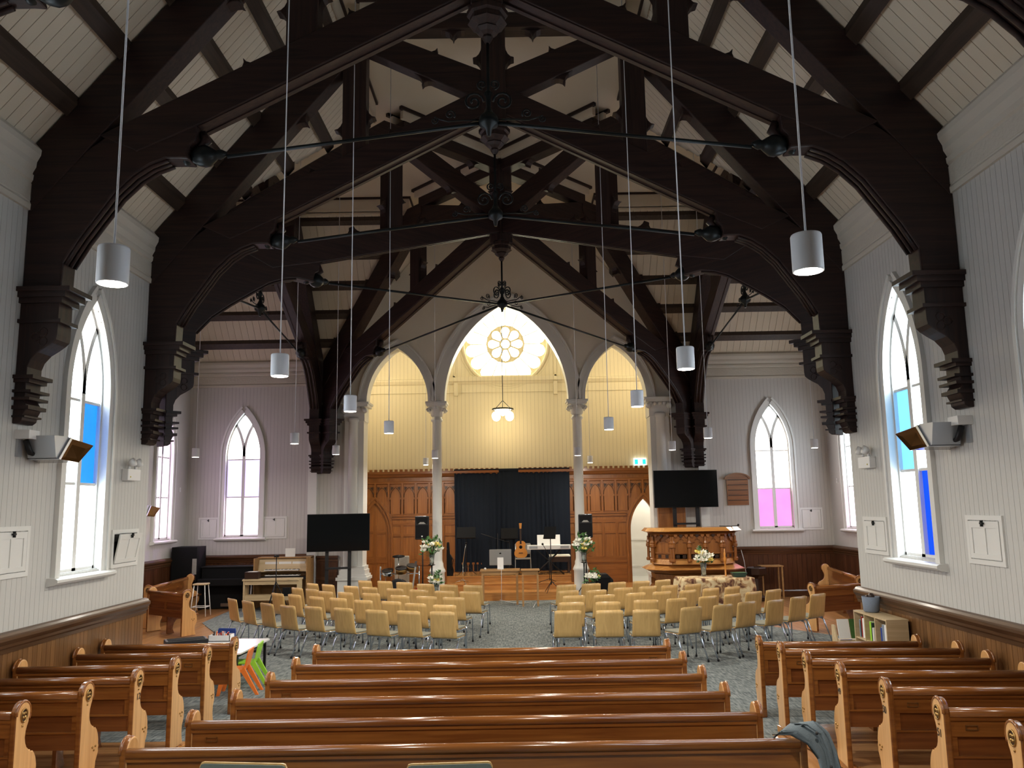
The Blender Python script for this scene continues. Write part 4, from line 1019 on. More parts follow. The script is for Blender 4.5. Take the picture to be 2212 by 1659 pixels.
RW = ['row nearest the pews', 'second row from the pews', 'third row from the pews', 'fourth row from the pews', 'row nearest the stage']
ND = ['at the centre aisle', 'second', 'third', 'fourth', 'fifth', 'sixth', 'seventh', 'eighth', 'ninth']
chair0 = make_chair(); first = True
for rows, side in ((C_L, 'drum kit'), (C_R, 'pulpit')):
    for j, row in enumerate(rows):
        for k, (px, py) in enumerate(row):
            p = onZ(px, py, .868)
            if side == 'pulpit': a = (0 if p.x < 2.5 and j < 2 else min(33, 7+6*p.x))+random.uniform(-2, 2)
            else: a = -(9+7.3*abs(p.x))+random.uniform(-2, 2)
            lab = 'plywood chair, %s side, %s, %s%s' % (side, RW[j], ND[k], '' if k == 0 else ' from the centre aisle')
            if first: c = chair0; first = False
            else: c = dup(chair0, (0, 0, 0))
            c.location = (p.x, p.y, .004); c.rotation_euler.z = math.radians(a); c['label'] = lab
# grey chairs behind the last pew: only their tops reach into view
for x0, x1, nm in ((880, 1063, 'in the middle'), (430, 622, 'toward the craft table side')):
    a, b = onZ(x0, 1652, .93), onZ(x1, 1652, .93); c = (a+b)/2; wd = (b-a).length/2
    R = thing('upholstered_chair', 'grey-green padded chair behind the last centre pew, '+nm, 'chair', (c.x, c.y, 0.004), .05 if nm == 'in the middle' else -.12, 'grey chairs behind the pews')
    vs = [(-wd, .55), (wd, .55), (wd, .90), (wd-.012, .925), (wd-.03, .93), (-wd+.03, .93), (-wd+.012, .925), (-wd, .90)]
    B().prism(vs, lambda a_, b_, d: (a_, d, b_), -.015, .015).build('backrest', 'pad_green', R)
    B().prism([(x*1.012, .56+(z-.55)*.999) for x, z in vs], lambda a_, b_, d: (a_, d, b_), -.006, .006).build('back_edge', 'chair_ply', R)
    B().span((-wd, 0.0, .43), (wd, .44, .48)).build('seat', 'pad_green', R, bevel=.01)
    for s in (-1, 1):
        B().tube([(s*(wd-.02), 0, .6), (s*(wd-.02), .02, .43), (s*(wd-.01), -.05, 0)], .012, 6).build('leg', 'chrome', R)
        B().tube([(s*(wd-.02), .42, .44), (s*(wd-.01), .44, 0)], .012, 6).build('leg', 'chrome', R)
# ------------------------------------------------------------------ things on the nave walls
def heater(label, X, s, p0, p1, zt, zb):
    """gas radiant heater on a bracket: hooded reflector pointing down and forward along the wall"""
    R = thing('wall_heater', label, 'heater', (X, (p0+p1)/2, (zt+zb)/2), 0, 'radiant wall heaters')
    ln = abs(p1-p0); h = zt-zb; d = -s
    Y = lambda a: a*(1 if p1 > p0 else -1)
    # bracket box on the wall
    B().span((d*.0, Y(-ln*.50), h*.18), (d*.16, Y(-ln*.26), h*.46)).build('control_box', 'white_plastic', R)
    B().span((d*.0, Y(-ln*.46), -h*.38), (d*.03, Y(-ln*.36), h*.2)).build('bracket', 'heater_grey', R)
    B().tube([(d*.08, Y(-ln*.40), h*.15), (d*.10, Y(-ln*.32), -h*.25), (d*.12, Y(-ln*.18), -h*.30)], .03, 8).build('gas_pipe', 'black_plastic', R)
    B().ball((d*.12, Y(-ln*.2), -h*.32), .04, 8, 6).build('valve', 'black_plastic', R)
    # hood: sheared box, open toward the room and down
    A = [(Y(-ln*.28), h*.36), (Y(ln*.06), h*.30), (Y(-ln*.20), -h*.46), (Y(-ln*.26), -h*.46)]
    B().prism([(Y(-ln*.34), h*.30), (Y(0), h*.33), (Y(ln*.06), h*.28), (Y(-ln*.22), -h*.42), (Y(-ln*.27), -h*.40)], lambda a, b, t: (d*t, a, b), .05, .36).build('burner_housing', 'heater_grey', R)
    B().prism([(Y(ln*.03), h*.30), (Y(ln*.08), h*.27), (Y(-ln*.19), -h*.46), (Y(-ln*.24), -h*.44)], lambda a, b, t: (d*t, a, b), .03, .38).build('rim', 'steel', R)
    # four reflector flaps opening away from the burner face
    q = [(Y(ln*.06), h*.27), (Y(-ln*.20), -h*.44)]; e = [(Y(ln*.50), h*.10), (Y(ln*.12), -h*.52)]
    for nm, v in (('upper_flap', [(q[0], .05), (q[0], .36), (e[0], .44), (e[0], -.0)]), ('lower_flap', [(q[1], .05), (q[1], .36), (e[1], .44), (e[1], 0.0)])):
        pts = [(d*t, a, b) for (a, b), t in v]; B().add(pts+[(x, y, z+.006) for x, y, z in pts], [(0, 1, 2, 3), (7, 6, 5, 4), (0, 4, 5, 1), (1, 5, 6, 2), (2, 6, 7, 3), (3, 7, 4, 0)]).build(nm, 'mirror_dark', R)
    for t0, t1, nm, mt in ((.36, .44, 'room_flap', 'copper_reflector'), (.05, .0, 'wall_flap', 'copper_reflector')):
        pts = [(d*t0, *q[0]), (d*t0, *q[1]), (d*t1, *e[1]), (d*t1, *e[0])]
        B().add(pts+[(x+d*.006, y, z) for x, y, z in pts], [(0, 1, 2, 3), (7, 6, 5, 4), (0, 4, 5, 1), (1, 5, 6, 2), (2, 6, 7, 3), (3, 7, 4, 0)]).build(nm, mt, R)
    c = B(); pts = [(d*.07, *q[0]), (d*.07, *q[1]), (d*.34, *q[1]), (d*.34, *q[0])]; c.add([(x, y+Y(.004), z) for x, y, z in pts], [(0, 1, 2, 3)]).build('ceramic_plate', 'copper_reflector', R)
    return R
heater('grey radiant heater with copper reflector on the craft table side wall', -W, -1, 8.75, 9.55, 3.44, 3.10)
heater('grey radiant heater with copper reflector on the bookshelf side wall', W, 1, 8.75, 9.60, 3.42, 3.08)
heater('small radiant heater on the organ-side transept end wall', -XT, -1, 19.3, 20.1, 2.75, 2.42)
for s, lab in ((-1, 'on the wall beside the blue pane, craft table side'), (1, 'on the bookshelf side wall')):
    R = thing('emergency_light', 'white twin-spot emergency light '+lab, 'light', (s*W, 11.39, 2.96), 0, 'emergency lights')
    B().span((0, -.19, 0), (-s*.09, .19, .16)).build('body', 'white_plastic', R, bevel=.01)
    for q in (-.09, .1):
        a = B().tube([(-s*.05, q, .16), (-s*.05, q, .21)], .02, 6).build('spot_neck', 'white_plastic', R)
        B().lathe([(.03, 0), (.055, .03), (.06, .08), (.0, .085)], 12, (-s*.05, q, .23), Matrix.Rotation(-s*1.2, 3, 'Y')).build('spot_head', 'white_plastic', a)
    B().ball((-s*.09, -.12, .05), .012, 6, 4).build('indicator', 'petal_yellow', R)
def vent(label, fn, a0, a1, z0, z1, opened=0.0):
    """painted hatch of two sunk panels; fn(a, b, d): d into the room"""
    c = fn((a0+a1)/2, z0, 0); R = thing('ventilation_hatch', label, 'hatch', c, 0, 'painted ventilation hatches')
    V = Vector(c); F = lambda a, b, d: tuple(Vector(fn(a, b, d))-V)
    def bx(x0, x1, y0, y1, d0, d1, name, m='trim_paint', par=R, tilt=0):
        p = [(x, y, d) for d in (d0, d1) for y in (y0, y1) for x in (x0, x1)]
        p = [F(x, y, d+tilt*(y-z0)/(z1-z0)) for x, y, d in p]
        return B().add(p, [(0, 2, 3, 1), (4, 5, 7, 6), (0, 1, 5, 4), (2, 6, 7, 3), (0, 4, 6, 2), (1, 3, 7, 5)]).build(name, m, par)
    w, h = a1-a0, z1-z0; t = opened
    bx(a0, a1, z1-.05, z1, 0, .02, 'frame'); bx(a0, a1, z0, z0+.05, 0, .02, 'frame'); bx(a0, a0+.05, z0+.05, z1-.05, 0, .02, 'frame'); bx(a1-.05, a1, z0+.05, z1-.05, 0, .02, 'frame')
    i0, i1, j0, j1 = a0+.06, a1-.06, z0+.06, z1-.06
    lf = bx(i0, i1, j0, j1, .004, .014, 'flap', tilt=t)
    for x0, x1, y0, y1 in ((i0, i1, j1-.07, j1), (i0, i1, j0, j0+.05), (i0, i0+.06, j0+.05, j1-.07), (i1-.06, i1, j0+.05, j1-.07), ((i0+i1)/2-.03, (i0+i1)/2+.03, j0+.05, j1-.07)):
        bx(x0, x1, y0, y1, .012, .024, 'flap_rail', par=R, tilt=t)
    if t: bx(i0, i1, j0, j1, 0, .003, 'dark_opening', 'black_matte')
    bx((i0+i1)/2-.008, (i0+i1)/2+.008, j1-.055, j1+.01, .02, .05, 'latch', 'iron', tilt=t); bx((i0+i1)/2-.035, (i0+i1)/2+.01, j1-.03, j1-.012, .03, .055, 'latch_lever', 'iron', tilt=t)
    return R
fl_ = lambda a, b, d: (-W+d, a, b); fr_ = lambda a, b, d: (W-d, a, b); ff_ = lambda a, b, d: (a, YF-d, b)
vent('closed white hatch left of the window, below the heater, craft table side', fl_, 8.5, 9.14, 1.86, 2.40)
vent('white hatch tilted open between the blue-paned window and the crossing corner', fl_, 11.0, 11.76, 1.80, 2.30, .09)
vent('closed white hatch between the window and the crossing corner, bookshelf side', fr_, 11.0, 11.74, 1.80, 2.30)
vent('closed white hatch below the heater on the bookshelf side wall', fr_, 8.38, 9.06, 1.84, 2.35)
vent('closed white hatch beside the lilac window, near the transept corner', ff_, -8.5, -7.95, 1.75, 2.35)
vent('closed white hatch beside the lilac window above the organ', ff_, -6.75, -6.08, 1.75, 2.35)
vent('closed white hatch between the magenta window and the transept corner', ff_, 7.98, 8.6, 1.75, 2.35)

# ------------------------------------------------------------------ screens
def tv(label, a, b, zt, zb, floor_z):
    """a, b: lower-left/right positions (x, y)"""
    c = ((a[0]+b[0])/2, (a[1]+b[1])/2); w = math.hypot(b[0]-a[0], b[1]-a[1]); rz = math.atan2(b[1]-a[1], b[0]-a[0])
    R = thing('television', label, 'television', (c[0], c[1], floor_z), rz, 'large televisions on stands')
    h = zt-zb; z = zb-floor_z
    B().span((-w/2, 0, z), (w/2, .05, z+h)).build('bezel', 'black_plastic', R, bevel=.006)
    B().span((-w/2+.012, -.004, z+.014), (w/2-.012, .001, z+h-.012)).build('screen', 'screen', R)
    for x in (-w*.18, w*.18):
        B().span((x-.045, .06, 0.04), (x+.045, .14, z+h*.7)).build('stand_post', 'black_plastic', R)
    B().span((-w*.32, -.1, 0), (w*.32, .26, .04)).build('stand_base', 'black_plastic', R)
    B().span((-w*.2, .02, z-.45), (w*.2, .14, z-.40)).build('stand_shelf', 'black_plastic', R)
    return R
tv('large black television on a stand beside the organ', (-5.12, 21.2), (-3.58, 21.55), 2.40, 1.45, 0.004)
tv('large black television standing behind the carved pulpit', (3.90, 22.05), (5.62, 22.15), 3.40, 2.41, 0.004)

# ------------------------------------------------------------------ organ corner
R = thing('organ_console', 'pale wooden electric organ console with stop tabs below the lilac window', 'organ', (-5.92, 22.05, 0.004))
for x in (-.70, .67): B().span((x, -.35, 0), (x+.03, .35, 1.28)).build('side_panel', 'desk_wood', R)
B().span((-.7, .30, 0), (.7, .33, 1.28)).build('back_panel', 'desk_wood', R)
B().span((-.7, .0, 1.26), (.7, .35, 1.29)).build('top', 'desk_wood', R)
B().prism([(.0, .90), (-.10, .92), (.05, 1.24), (.12, 1.26)], lambda a, b, d: (d, a, b), -.67, .67).build('stop_jamb', 'light_ply', R)
for i in range(3): B().span((-.50+.36*i, -.01, 1.10), (-.17+.36*i, .045, 1.17)).build('stop_tabs', 'paper', R)
for k, z in enumerate((.98, .90)):
    kb = B().span((-.45, -.28+.1*k, z-.02-.06*k), (.45, -.10+.1*k, z-.06*k)).build('keyboard', 'paper', R)
    mm = B().box((0, 0, 0), (.012, .10, .012)).mesh('black_key', 'black_plastic')
    for i in range(30):
        if i % 7 not in (2, 6): obj('black_key', mm, kb, (-.43+i*.0295, -.16+.1*k, z+.006-.06*k))
B().span((-.67, -.32, .74), (.67, .0, .80)).build('key_bed', 'black_plastic', R)
R = thing('organ_bench', 'light wooden bench desk with open shelf in front of the organ', 'bench', (-6.0, 21.35, 0.004))
B().span((-.72, -.2, .76), (.72, .2, .80)).build('top', 'light_ply', R)
for x in (-.70, .66): B().span((x, -.18, 0), (x+.04, .18, .76)).build('side', 'light_ply', R)
B().span((-.66, -.17, .66), (.66, -.14, .76)).build('front_rail', 'light_ply', R)
B().span((-.66, -.15, .27), (.66, .15, .40)).build('low_shelf', 'light_ply', R)
R = thing('music_sheet', 'white paper standing on top of the organ', 'paper', (-5.78, 22.1, 1.296)); B().span((-.13, 0, 0), (.13, .008, .22)).build('sheet', 'paper', R)
R = thing('music_book', 'brown music case lying on the bench before the organ', 'case', (-6.52, 21.35, .805)); B().span((-.17, -.12, 0), (.17, .12, .17)).build('case', 'dark_brown', R); B().span((-.1, -.08, .171), (.12, .08, .18)).build('papers', 'paper', R)
R = thing('camera_tripod', 'thin black tripod with a small camera in front of the organ bench', 'tripod', (-5.75, 20.75, 0.004))
for q in (.3, 2.5, 4.4): B().tube([(0, 0, .78), (.36*math.cos(q), .36*math.sin(q), 0.0)], [.012, .009], 6).build('leg', 'black_plastic', R)
B().tube([(0, 0, .3), (0, 0, 1.36)], .012, 6).build('centre_column', 'black_plastic', R)
B().span((-.05, -.05, 1.36), (.05, .05, 1.42)).ball((.0, -.06, 1.39), .03, 8, 6).build('camera_head', 'black_plastic', R)
B().span((.18, -.06, .42), (.36, .06, .62)).build('bag', 'black_matte', R)
B().tube([(.0, 0, .62), (.2, 0, .62)], .006, 5).build('bag_strap', 'black_matte', R)
R = thing('upright_piano', 'black covered upright piano against the transept wainscot', 'piano', (-7.38, 22.0, 0.004))
B().span((-.68, -.05, 0), (.68, .45, 1.05)).build('case', 'black_matte', R, bevel=.02)
B().span((-.69, -.32, .60), (.69, -.05, .78)).build('key_lid', 'black_matte', R, bevel=.02)
for x in (-.69, .61): B().span((x, -.30, 0), (x+.08, -.05, .6)).build('leg', 'black_matte', R)
B().span((-.70, -.08, 1.05), (.70, .47, 1.08)).build('lid', 'black_plastic', R)
B().span((-.14, -.08, .06), (.14, -.05, .14)).build('pedal_plate', 'steel', R)
R = thing('speaker_cabinet', 'tall dark speaker cabinet in the transept corner behind the piano', 'speaker', (-8.45, 22.05, 0.004))
B().span((-.33, -.3, 0), (.33, .33, 1.60)).build('cabinet', 'blue_plastic' if False else 'black_matte', R)
B().span((.22, -.31, .9), (.33, -.30, 1.3)).build('grey_panel', 'stone_grey', R)
R = thing('bar_stool', 'tall stool with yellow wooden seat and white wire legs beside the pew', 'stool', (-7.52, 20.55, 0.004))
B().prism([(-.16, -.15), (.16, -.15), (.17, 0), (.16, .15), (-.16, .15), (-.17, 0)], XY, .74, .775).build('seat', 'light_ply', R, bevel=.01)
for sx in (-1, 1):
    for sy in (-1, 1): B().tube([(sx*.13, sy*.12, .74), (sx*.19, sy*.17, 0)], .011, 6).build('leg', 'white_plastic', R)
for sy in (-1, 1): B().tube([(-.175, sy*.155, .22), (.175, sy*.155, .22)], .010, 6).build('foot_rail', 'white_plastic', R)
for sx in (-1, 1): B().tube([(sx*.175, -.155, .22), (sx*.175, .155, .22)], .010, 6).build('foot_rail', 'white_plastic', R)
tag(B().tube([(-6.66, 21.62, .004), (-6.63, 21.65, .84)], .018, 8).build('white_pole', 'white_plastic'), 'white pole leaning against the black piano', 'pole')

# ------------------------------------------------------------------ craft table corner
TC = (-4.42, 12.87); TZ = .50
R = thing('craft_table', 'low white-topped table with black metal legs beside the side pews', 'table', (*TC, 0.004))
tl, tw = 1.36, 1.34
B().prism([(-tl/2+.04, -tw/2), (tl/2-.04, -tw/2), (tl/2, -tw/2+.04), (tl/2, tw/2-.04), (tl/2-.04, tw/2), (-tl/2+.04, tw/2), (-tl/2, tw/2-.04), (-tl/2, -tw/2+.04)], XY, TZ-.022, TZ).build('table_top', 'white_gloss', R)
for sx in (-1, 1):
    for sy in (-1, 1): B().span((sx*(tl/2-.07)-.018, sy*(tw/2-.06)-.018, 0), (sx*(tl/2-.07)+.018, sy*(tw/2-.06)+.018, TZ-.022)).build('leg', 'black_plastic', R)
for sy in (-1, 1): B().span((-tl/2+.07, sy*(tw/2-.06)-.012, TZ-.07), (tl/2-.07, sy*(tw/2-.06)+.012, TZ-.022)).build('apron', 'black_plastic', R)
for sx in (-1, 1): B().span((sx*(tl/2-.07)-.012, -tw/2+.06, TZ-.07), (sx*(tl/2-.07)+.012, tw/2-.06, TZ-.022)).build('apron', 'black_plastic', R)
R.rotation_euler.z = -.03
p = onZ(478, 1384, TZ)
R = thing('craft_box', 'white box full of felt pens and craft bits on the low table', 'box', (p.x, p.y, TZ+.005))
b = B().span((-.17, -.11, 0), (.17, -.10, .09)).span((-.17, .10, 0), (.17, .11, .09)).span((-.17, -.11, 0), (-.16, .11, .09)).span((.16, -.11, 0), (.17, .11, .09)).span((-.17, -.11, 0), (.17, .11, .008))
b.build('tray', 'white_plastic', R)
for i in range(16):
    x, y = random.uniform(-.14, .14), random.uniform(-.08, .08)
    B().tube([(x, y, .01), (x+random.uniform(-.03, .03), y+random.uniform(-.02, .02), random.uniform(.10, .15))], random.uniform(.006, .014), 6).build('felt_pen', random.choice(['red_gloss', 'orange_plastic', 'dark_brown', 'steel', 'red_gloss', 'black_plastic']), R)
def kid_chair(col, lab, loc, rz):
    R = thing('child_chair', lab, 'chair', (*loc, 0.004), rz, 'moulded plastic child chairs')
    F = lambda a, b, d: (a, d, b)
    pr = [(-.15, .0), (.15, .0), (.165, .2), (.15, .245), (-.15, .245), (-.165, .2)]
    m = Matrix.Rotation(.22, 3, 'X')
    vs = [m @ Vector((x, y, z)) for y in (-.012, .012) for x, z in pr]; vs = [v+Vector((0, -.01, .36)) for v in vs]; n = 6
    B().add(vs, [list(range(n))[::-1], list(range(n, 2*n))]+[(i, (i+1) % n, n+(i+1) % n, n+i) for i in range(n)]).build('backrest', col, R, bevel=.008)
    B().prism([(-.16, .0), (.16, .0), (.165, .28), (.14, .31), (-.14, .31), (-.165, .28)], XY, .315, .34).build('seat', col, R, bevel=.01)
    for s in (-1, 1):
        B().prism([(.0, .38), (.04, .33), (.10, .32), (.03, .30), (-.17, 0), (-.21, 0)], lambda a, b, d: (d, a, b), s*.155-.018, s*.155+.018).build('rear_leg', col, R)
        B().prism([(.22, .32), (.30, .32), (.36, 0), (.32, 0)], lambda a, b, d: (d, a, b), s*.155-.018, s*.155+.018).build('front_leg', col, R)
kid_chair('green_plastic', 'small lime green plastic chair tucked at the craft table', (-3.63, 12.52), PI/2+.1)
kid_chair('orange_plastic', 'small orange plastic chair at the craft table corner nearest the pews', (-3.60, 11.98), PI/2+.1)
kid_chair('orange_plastic', 'small orange plastic chair behind the front side pew', (-4.7, 11.5), .1)
kid_chair('blue_plastic', 'small dark blue plastic chair on the far side of the craft table', (-4.6, 13.95), PI-.2)
p = onZ(378, 1383, TZ+.04)
R = thing('equipment_case', 'flat black case lying on the far end of the craft table', 'case', (-4.83, 12.9, TZ+.007), .5)
B().span((-.30, -.16, 0), (.30, .16, .10)).build('case', 'black_plastic', R, bevel=.01); B().span((-.26, -.12, .101), (.26, .12, .106)).build('lid_panel', 'black_matte', R)
R = thing('folded_mat', 'grey padded mat on the floor by the crossing corner', 'mat', (-5.55, 13.65, 0.004), .4)
B().span((-.5, -.3, 0), (.5, .3, .33)).build('mat', 'felt_grey', R, bevel=.02); B().span((-.5, -.3, .335), (.5, .3, .36)).build('mat_top', 'felt_grey', R, bevel=.01)

# ------------------------------------------------------------------ bookshelf corner
BX0, BX1, BY0, BY1, BZ = 4.78, 5.06, 10.48, 11.48, 1.06
R = thing('bookshelf', 'pale plywood cube bookshelf against the wainscot', 'bookshelf', ((BX0+BX1)/2, (BY0+BY1)/2, 0.0))
ox, oy = (BX0+BX1)/2, (BY0+BY1)/2
q = lambda x0, x1, y0, y1, z0, z1, nm, m='light_ply': B().span((x0-ox, y0-oy, z0), (x1-ox, y1-oy, z1)).build(nm, m, R)
q(BX0, BX1, BY0, BY1, BZ-.02, BZ, 'top'); q(BX0, BX1, BY0, BY1, .08, .10, 'bottom'); q(BX0+.01, BX1, BY0+.02, BY1-.02, .70, .72, 'shelf'); q(BX0+.01, BX1, BY0+.02, BY1-.02, .40, .42, 'shelf')
for y in (BY0, BY0+.327, BY0+.653, BY1-.02): q(BX0, BX1, y, y+.02, 0, BZ-.02, 'upright')
q(BX1-.01, BX1, BY0, BY1, .1, BZ-.02, 'back_panel')
BK = [(2, 'felt_grey', 'slim pale blue book at the far end', .028, .22), (2, 'dark_green', 'slim dark green book', .026, .21), (2, 'red_gloss', 'tall red book', .034, .27), (2, 'paper', 'thick white book beside the red one', .05, .25), (2, 'dark_brown', 'dark brown book beside the thick white one', .03, .23),
      (1, 'green_plastic', 'bright green book', .05, .24), (1, 'dark_green', 'thin dark green book', .022, .23), (1, 'paper', 'short white book', .03, .17),
      (0, 'blue_plastic', 'dark blue book', .04, .21), (0, 'felt_grey', 'thick pale blue folder', .06, .25), (0, 'white_plastic', 'white folder beside the pale blue one', .05, .25)]
yb = {}
for bay, m_, lb, t, hh in BK:
    y = yb.get(bay, BY1-.02-.327*(2-bay)-.05)-t; yb[bay] = y-.006
    o = thing('book', lb+' in the %s bay of the cube bookshelf' % ('near', 'middle', 'far')[bay], 'book', (BX0+.14, y+t/2, .722), 0, 'books in the cube bookshelf')
    B().span((-.10, -t/2, 0), (.10, t/2, hh)).build('cover', m_, o); B().span((-.095, -t/2+.004, hh), (.095, t/2-.004, hh+.002)).build('pages', 'paper', o)
R = thing('felt_pot', 'grey-blue felt basket standing on the bookshelf', 'basket', (4.92, 11.22, BZ+.002))
B().lathe([(.085, 0), (.10, .02), (.112, .20), (.106, .20), (.09, .03)], 18).build('basket', 'felt_grey', R); B().ball((.01, 0, .2), .045, 8, 6).ball((-.03, .03, .19), .03, 8, 6).build('contents', 'dark_brown', R)
R = thing('picture_book_rack', 'low rack of colourful picture books beside the bookshelf', 'book rack', (4.86, 11.80, 0.0))
for k, (z, y) in enumerate(((.62, .08), (.36, -.02), (.12, -.12))):
    B().span((-.18, y-.02-.1, z-.02), (.18, y+.16-.1, z)).build('rack_shelf', 'light_ply', R)
    for i, m_ in enumerate([['paper', 'leaf'], ['blue_plastic', 'paper'], ['felt_grey', 'paper']][k]):
        B().box((-.09+.17*i, y-.04, z+.14), (.16, .012, .26), m=Matrix.Rotation(-.25, 3, 'X')).build('picture_book', m_, R)
for x in (-.19, .19): B().prism([(-.25, 0), (.2, 0), (.2, .8), (.1, .8)], lambda a, b, d: (d, a, b), x-.01, x+.01).build('rack_side', 'light_ply', R)
# denim jacket hung over the end of the last centre pew
R = thing('denim_jacket', 'faded blue denim jacket slung over the end of the last centre pew', 'jacket', (2.16, 6.0, .0))
path = [(-.07, .16, .90), (-.03, .07, .965), (.04, -.01, .985), (.12, -.055, .94), (.165, -.08, .85), (.19, -.09, .73), (.20, -.10, .60), (.20, -.10, .46)]
vs = []; wid = [.09, .11, .12, .10, .08, .075, .08, .09]
for i, (x, y, z) in enumerate(path):
    for k in range(9):
        u = k/8*2-1; fold = .018*math.sin(k*1.7+i*.9)
        vs.append((x+u*wid[i]*.62+fold*.3, y-u*wid[i]*.3+fold, z+u*wid[i]*.42-.03*u*u+fold*.4))
n = len(vs); vs += [(x+.012, y-.012, z+.014) for x, y, z in vs]; fs = []
for i in range(7):
    for k in range(8):
        q_ = (i*9+k, i*9+k+1, (i+1)*9+k+1, (i+1)*9+k); fs += [q_, tuple(j+n for j in q_[::-1])]
for i in range(7):
    for k in (0, 8): fs.append((i*9+k, (i+1)*9+k, (i+1)*9+k+n, i*9+k+n))
for k in range(8):
    for i in (0, 7): fs.append((i*9+k, i*9+k+1, i*9+k+1+n, i*9+k+n))
B().add(vs, fs, True).build('sleeve', 'denim', R)
for i in (3, 5): B().ball((path[i][0]-.01, path[i][1]-.04, path[i][2]+.02), .012, 6, 4).build('button', 'ink', R)
# ------------------------------------------------------------------ the stage
SZ = .572
def speaker(label, x, y, z, foot):
    R = thing('loudspeaker', label, 'speaker', (x, y, foot), .0, 'loudspeakers on tripod stands')
    z -= foot
    b = [(-.19, -.16), (.19, -.16), (.15, .17), (-.15, .17)]
    B().prism(b, XY, z, z+.62).build('cabinet', 'black_plastic', R, bevel=.02)
    B().span((-.165, -.172, z+.05), (.165, -.158, z+.38)).build('grille', 'black_matte', R)
    B().prism([(-.14, z+.42), (.14, z+.42), (.16, z+.58), (-.16, z+.58)], lambda a, b_, d: (a, d, b_), -.168, -.158).build('horn', 'black_matte', R)
    B().prism([(-.10, z+.41), (.10, z+.41), (.05, z+.46), (-.05, z+.46)], lambda a, b_, d: (a, d, b_), -.172, -.160).build('horn_lip', 'stone_grey', R)
    B().ball((.0, -.17, z+.085), .022, 8, 6).build('badge', 'white_plastic', R)
    B().tube([(0, 0, .1), (0, 0, z)], .018, 8).build('pole', 'black_plastic', R)
    for k in range(3):
        q = k*2*PI/3+.5; B().tube([(0, 0, .55), (.42*math.cos(q), .42*math.sin(q), 0)], .012, 6).build('leg', 'black_plastic', R)
    return R
speaker('black loudspeaker on a pole beside the drum kit', -2.30, 22.35, 1.68, .004)
speaker('black loudspeaker on a pole beside the wedge monitor', 2.06, 22.35, 1.66, .004)
def flowers(label, loc, h, rad, n, vase=True, petals=12, vh=.3):
    R = thing('flower_arrangement', label, 'flowers', loc, 0, 'white lily arrangements')
    if vase: B().lathe([(.05, 0), (.06, .01), (.055, .1), (.075, vh), (.07, vh), (.05, .11), (.045, .02)], 16).build('vase', 'glass_vase', R)
    rnd = random.Random(hash(label) % 99 if False else len(label))
    lf = B(); st = B()
    for i in range(n):
        a, e = rnd.uniform(0, 2*PI), rnd.uniform(-.3, 1.4); rr = rad*rnd.uniform(.5, 1.1)
        c = Vector((rr*math.cos(a)*math.cos(e), rr*math.sin(a)*math.cos(e)*.8, vh+h*.35+rr*math.sin(e)*1.2))
        st.tube([(0, 0, vh*.6), c*.6+Vector((0, 0, vh*.35)), c], .004, 4)
        for k in range(3):
            d = Vector((rnd.uniform(-1, 1), rnd.uniform(-1, 1), rnd.uniform(-.4, 1))).normalized(); sd = d.orthogonal().normalized()*.028; L = rnd.uniform(.08, .14)
            p = c-d*.03
            lf.add([p, p+d*L*.5+sd, p+d*L, p+d*L*.5-sd, p+d*L*.5+Vector((0, 0, .008))], [(0, 1, 4), (1, 2, 4), (2, 3, 4), (3, 0, 4)])
    o = lf.build('foliage', 'leaf', R); o['kind'] = 'stuff'
    st.build('stems', 'leaf', R)
    for i in range(petals):
        a, e = rnd.uniform(0, 2*PI), rnd.uniform(-.2, 1.2); rr = rad*rnd.uniform(.45, .85)
        c = Vector((rr*math.cos(a)*math.cos(e), rr*math.sin(a)*math.cos(e)*.8-rad*.2, vh+h*.4+rr*math.sin(e))); b = B()
        for k in range(6):
            q = k*PI/3+a; d = Vector((math.cos(q), math.sin(q)*.6-.25, .5+.3*math.sin(q*2))).normalized(); sd = d.cross(Vector((0, -1, .3))).normalized()*.028
            b.add([c, c+d*.05+sd, c+d*.105, c+d*.05-sd], [(0, 1, 2, 3)], True)
        b.ball(c, .02, 6, 4); b.build('lily', 'petal' if i % 5 else 'petal_yellow', R)
    return R
def plinth(label, x, y, h):
    R = thing('flower_stand', label, 'stand', (x, y, .004), 0, 'flower stands at the chancel columns')
    B().tube([(0, 0, 0.02), (0, 0, h-.02)], .02, 8).build('post', 'iron', R); B().lathe([(.11, 0), (.11, .015), (.02, .03)], 14).build('base', 'iron', R); B().lathe([(.03, h-.03), (.09, h-.01), (.09, h)], 14).build('plate', 'iron', R)
    return R
for s, nm in ((-1, 'drum kit side'), (1, 'pulpit side')):
    x = -2.02 if s < 0 else 1.98
    plinth('thin iron flower stand before the chancel column, '+nm, x-.02*s, 21.8, 1.05)
    flowers('tall white lilies with dark leaves before the chancel column, '+nm, (x-.02*s, 21.8, 1.052), .30, .30, 46, True, 14, .26)
    plinth('low iron flower stand at the foot of the chancel column, '+nm, x+.16, 21.55, .36)
    flowers('low white and yellow flowers at the foot of the chancel column, '+nm, (x+.16, 21.55, .362), .20, .22, 24, True, 9, .20)
def newel(label, x, y, z0, h):
    R = thing('newel_post', label, 'post', (x, y, z0), 0, 'newel posts at the stage steps')
    B().span((-.05, -.05, 0), (.05, .05, h)).build('post', 'oak_frame', R, bevel=.01); B().prism([(-.065, h), (.065, h), (.05, h+.03), (0, h+.09), (-.05, h+.03)], lambda a, b, d: (a, d, b), -.05, .05).build('cap', 'oak_frame', R)
newel('oak newel post at the top of the stage steps, drum kit side', -1.83, 23.75, .385, .95); newel('oak newel post at the top of the stage steps, pulpit side', 1.80, 23.75, .385, .95)
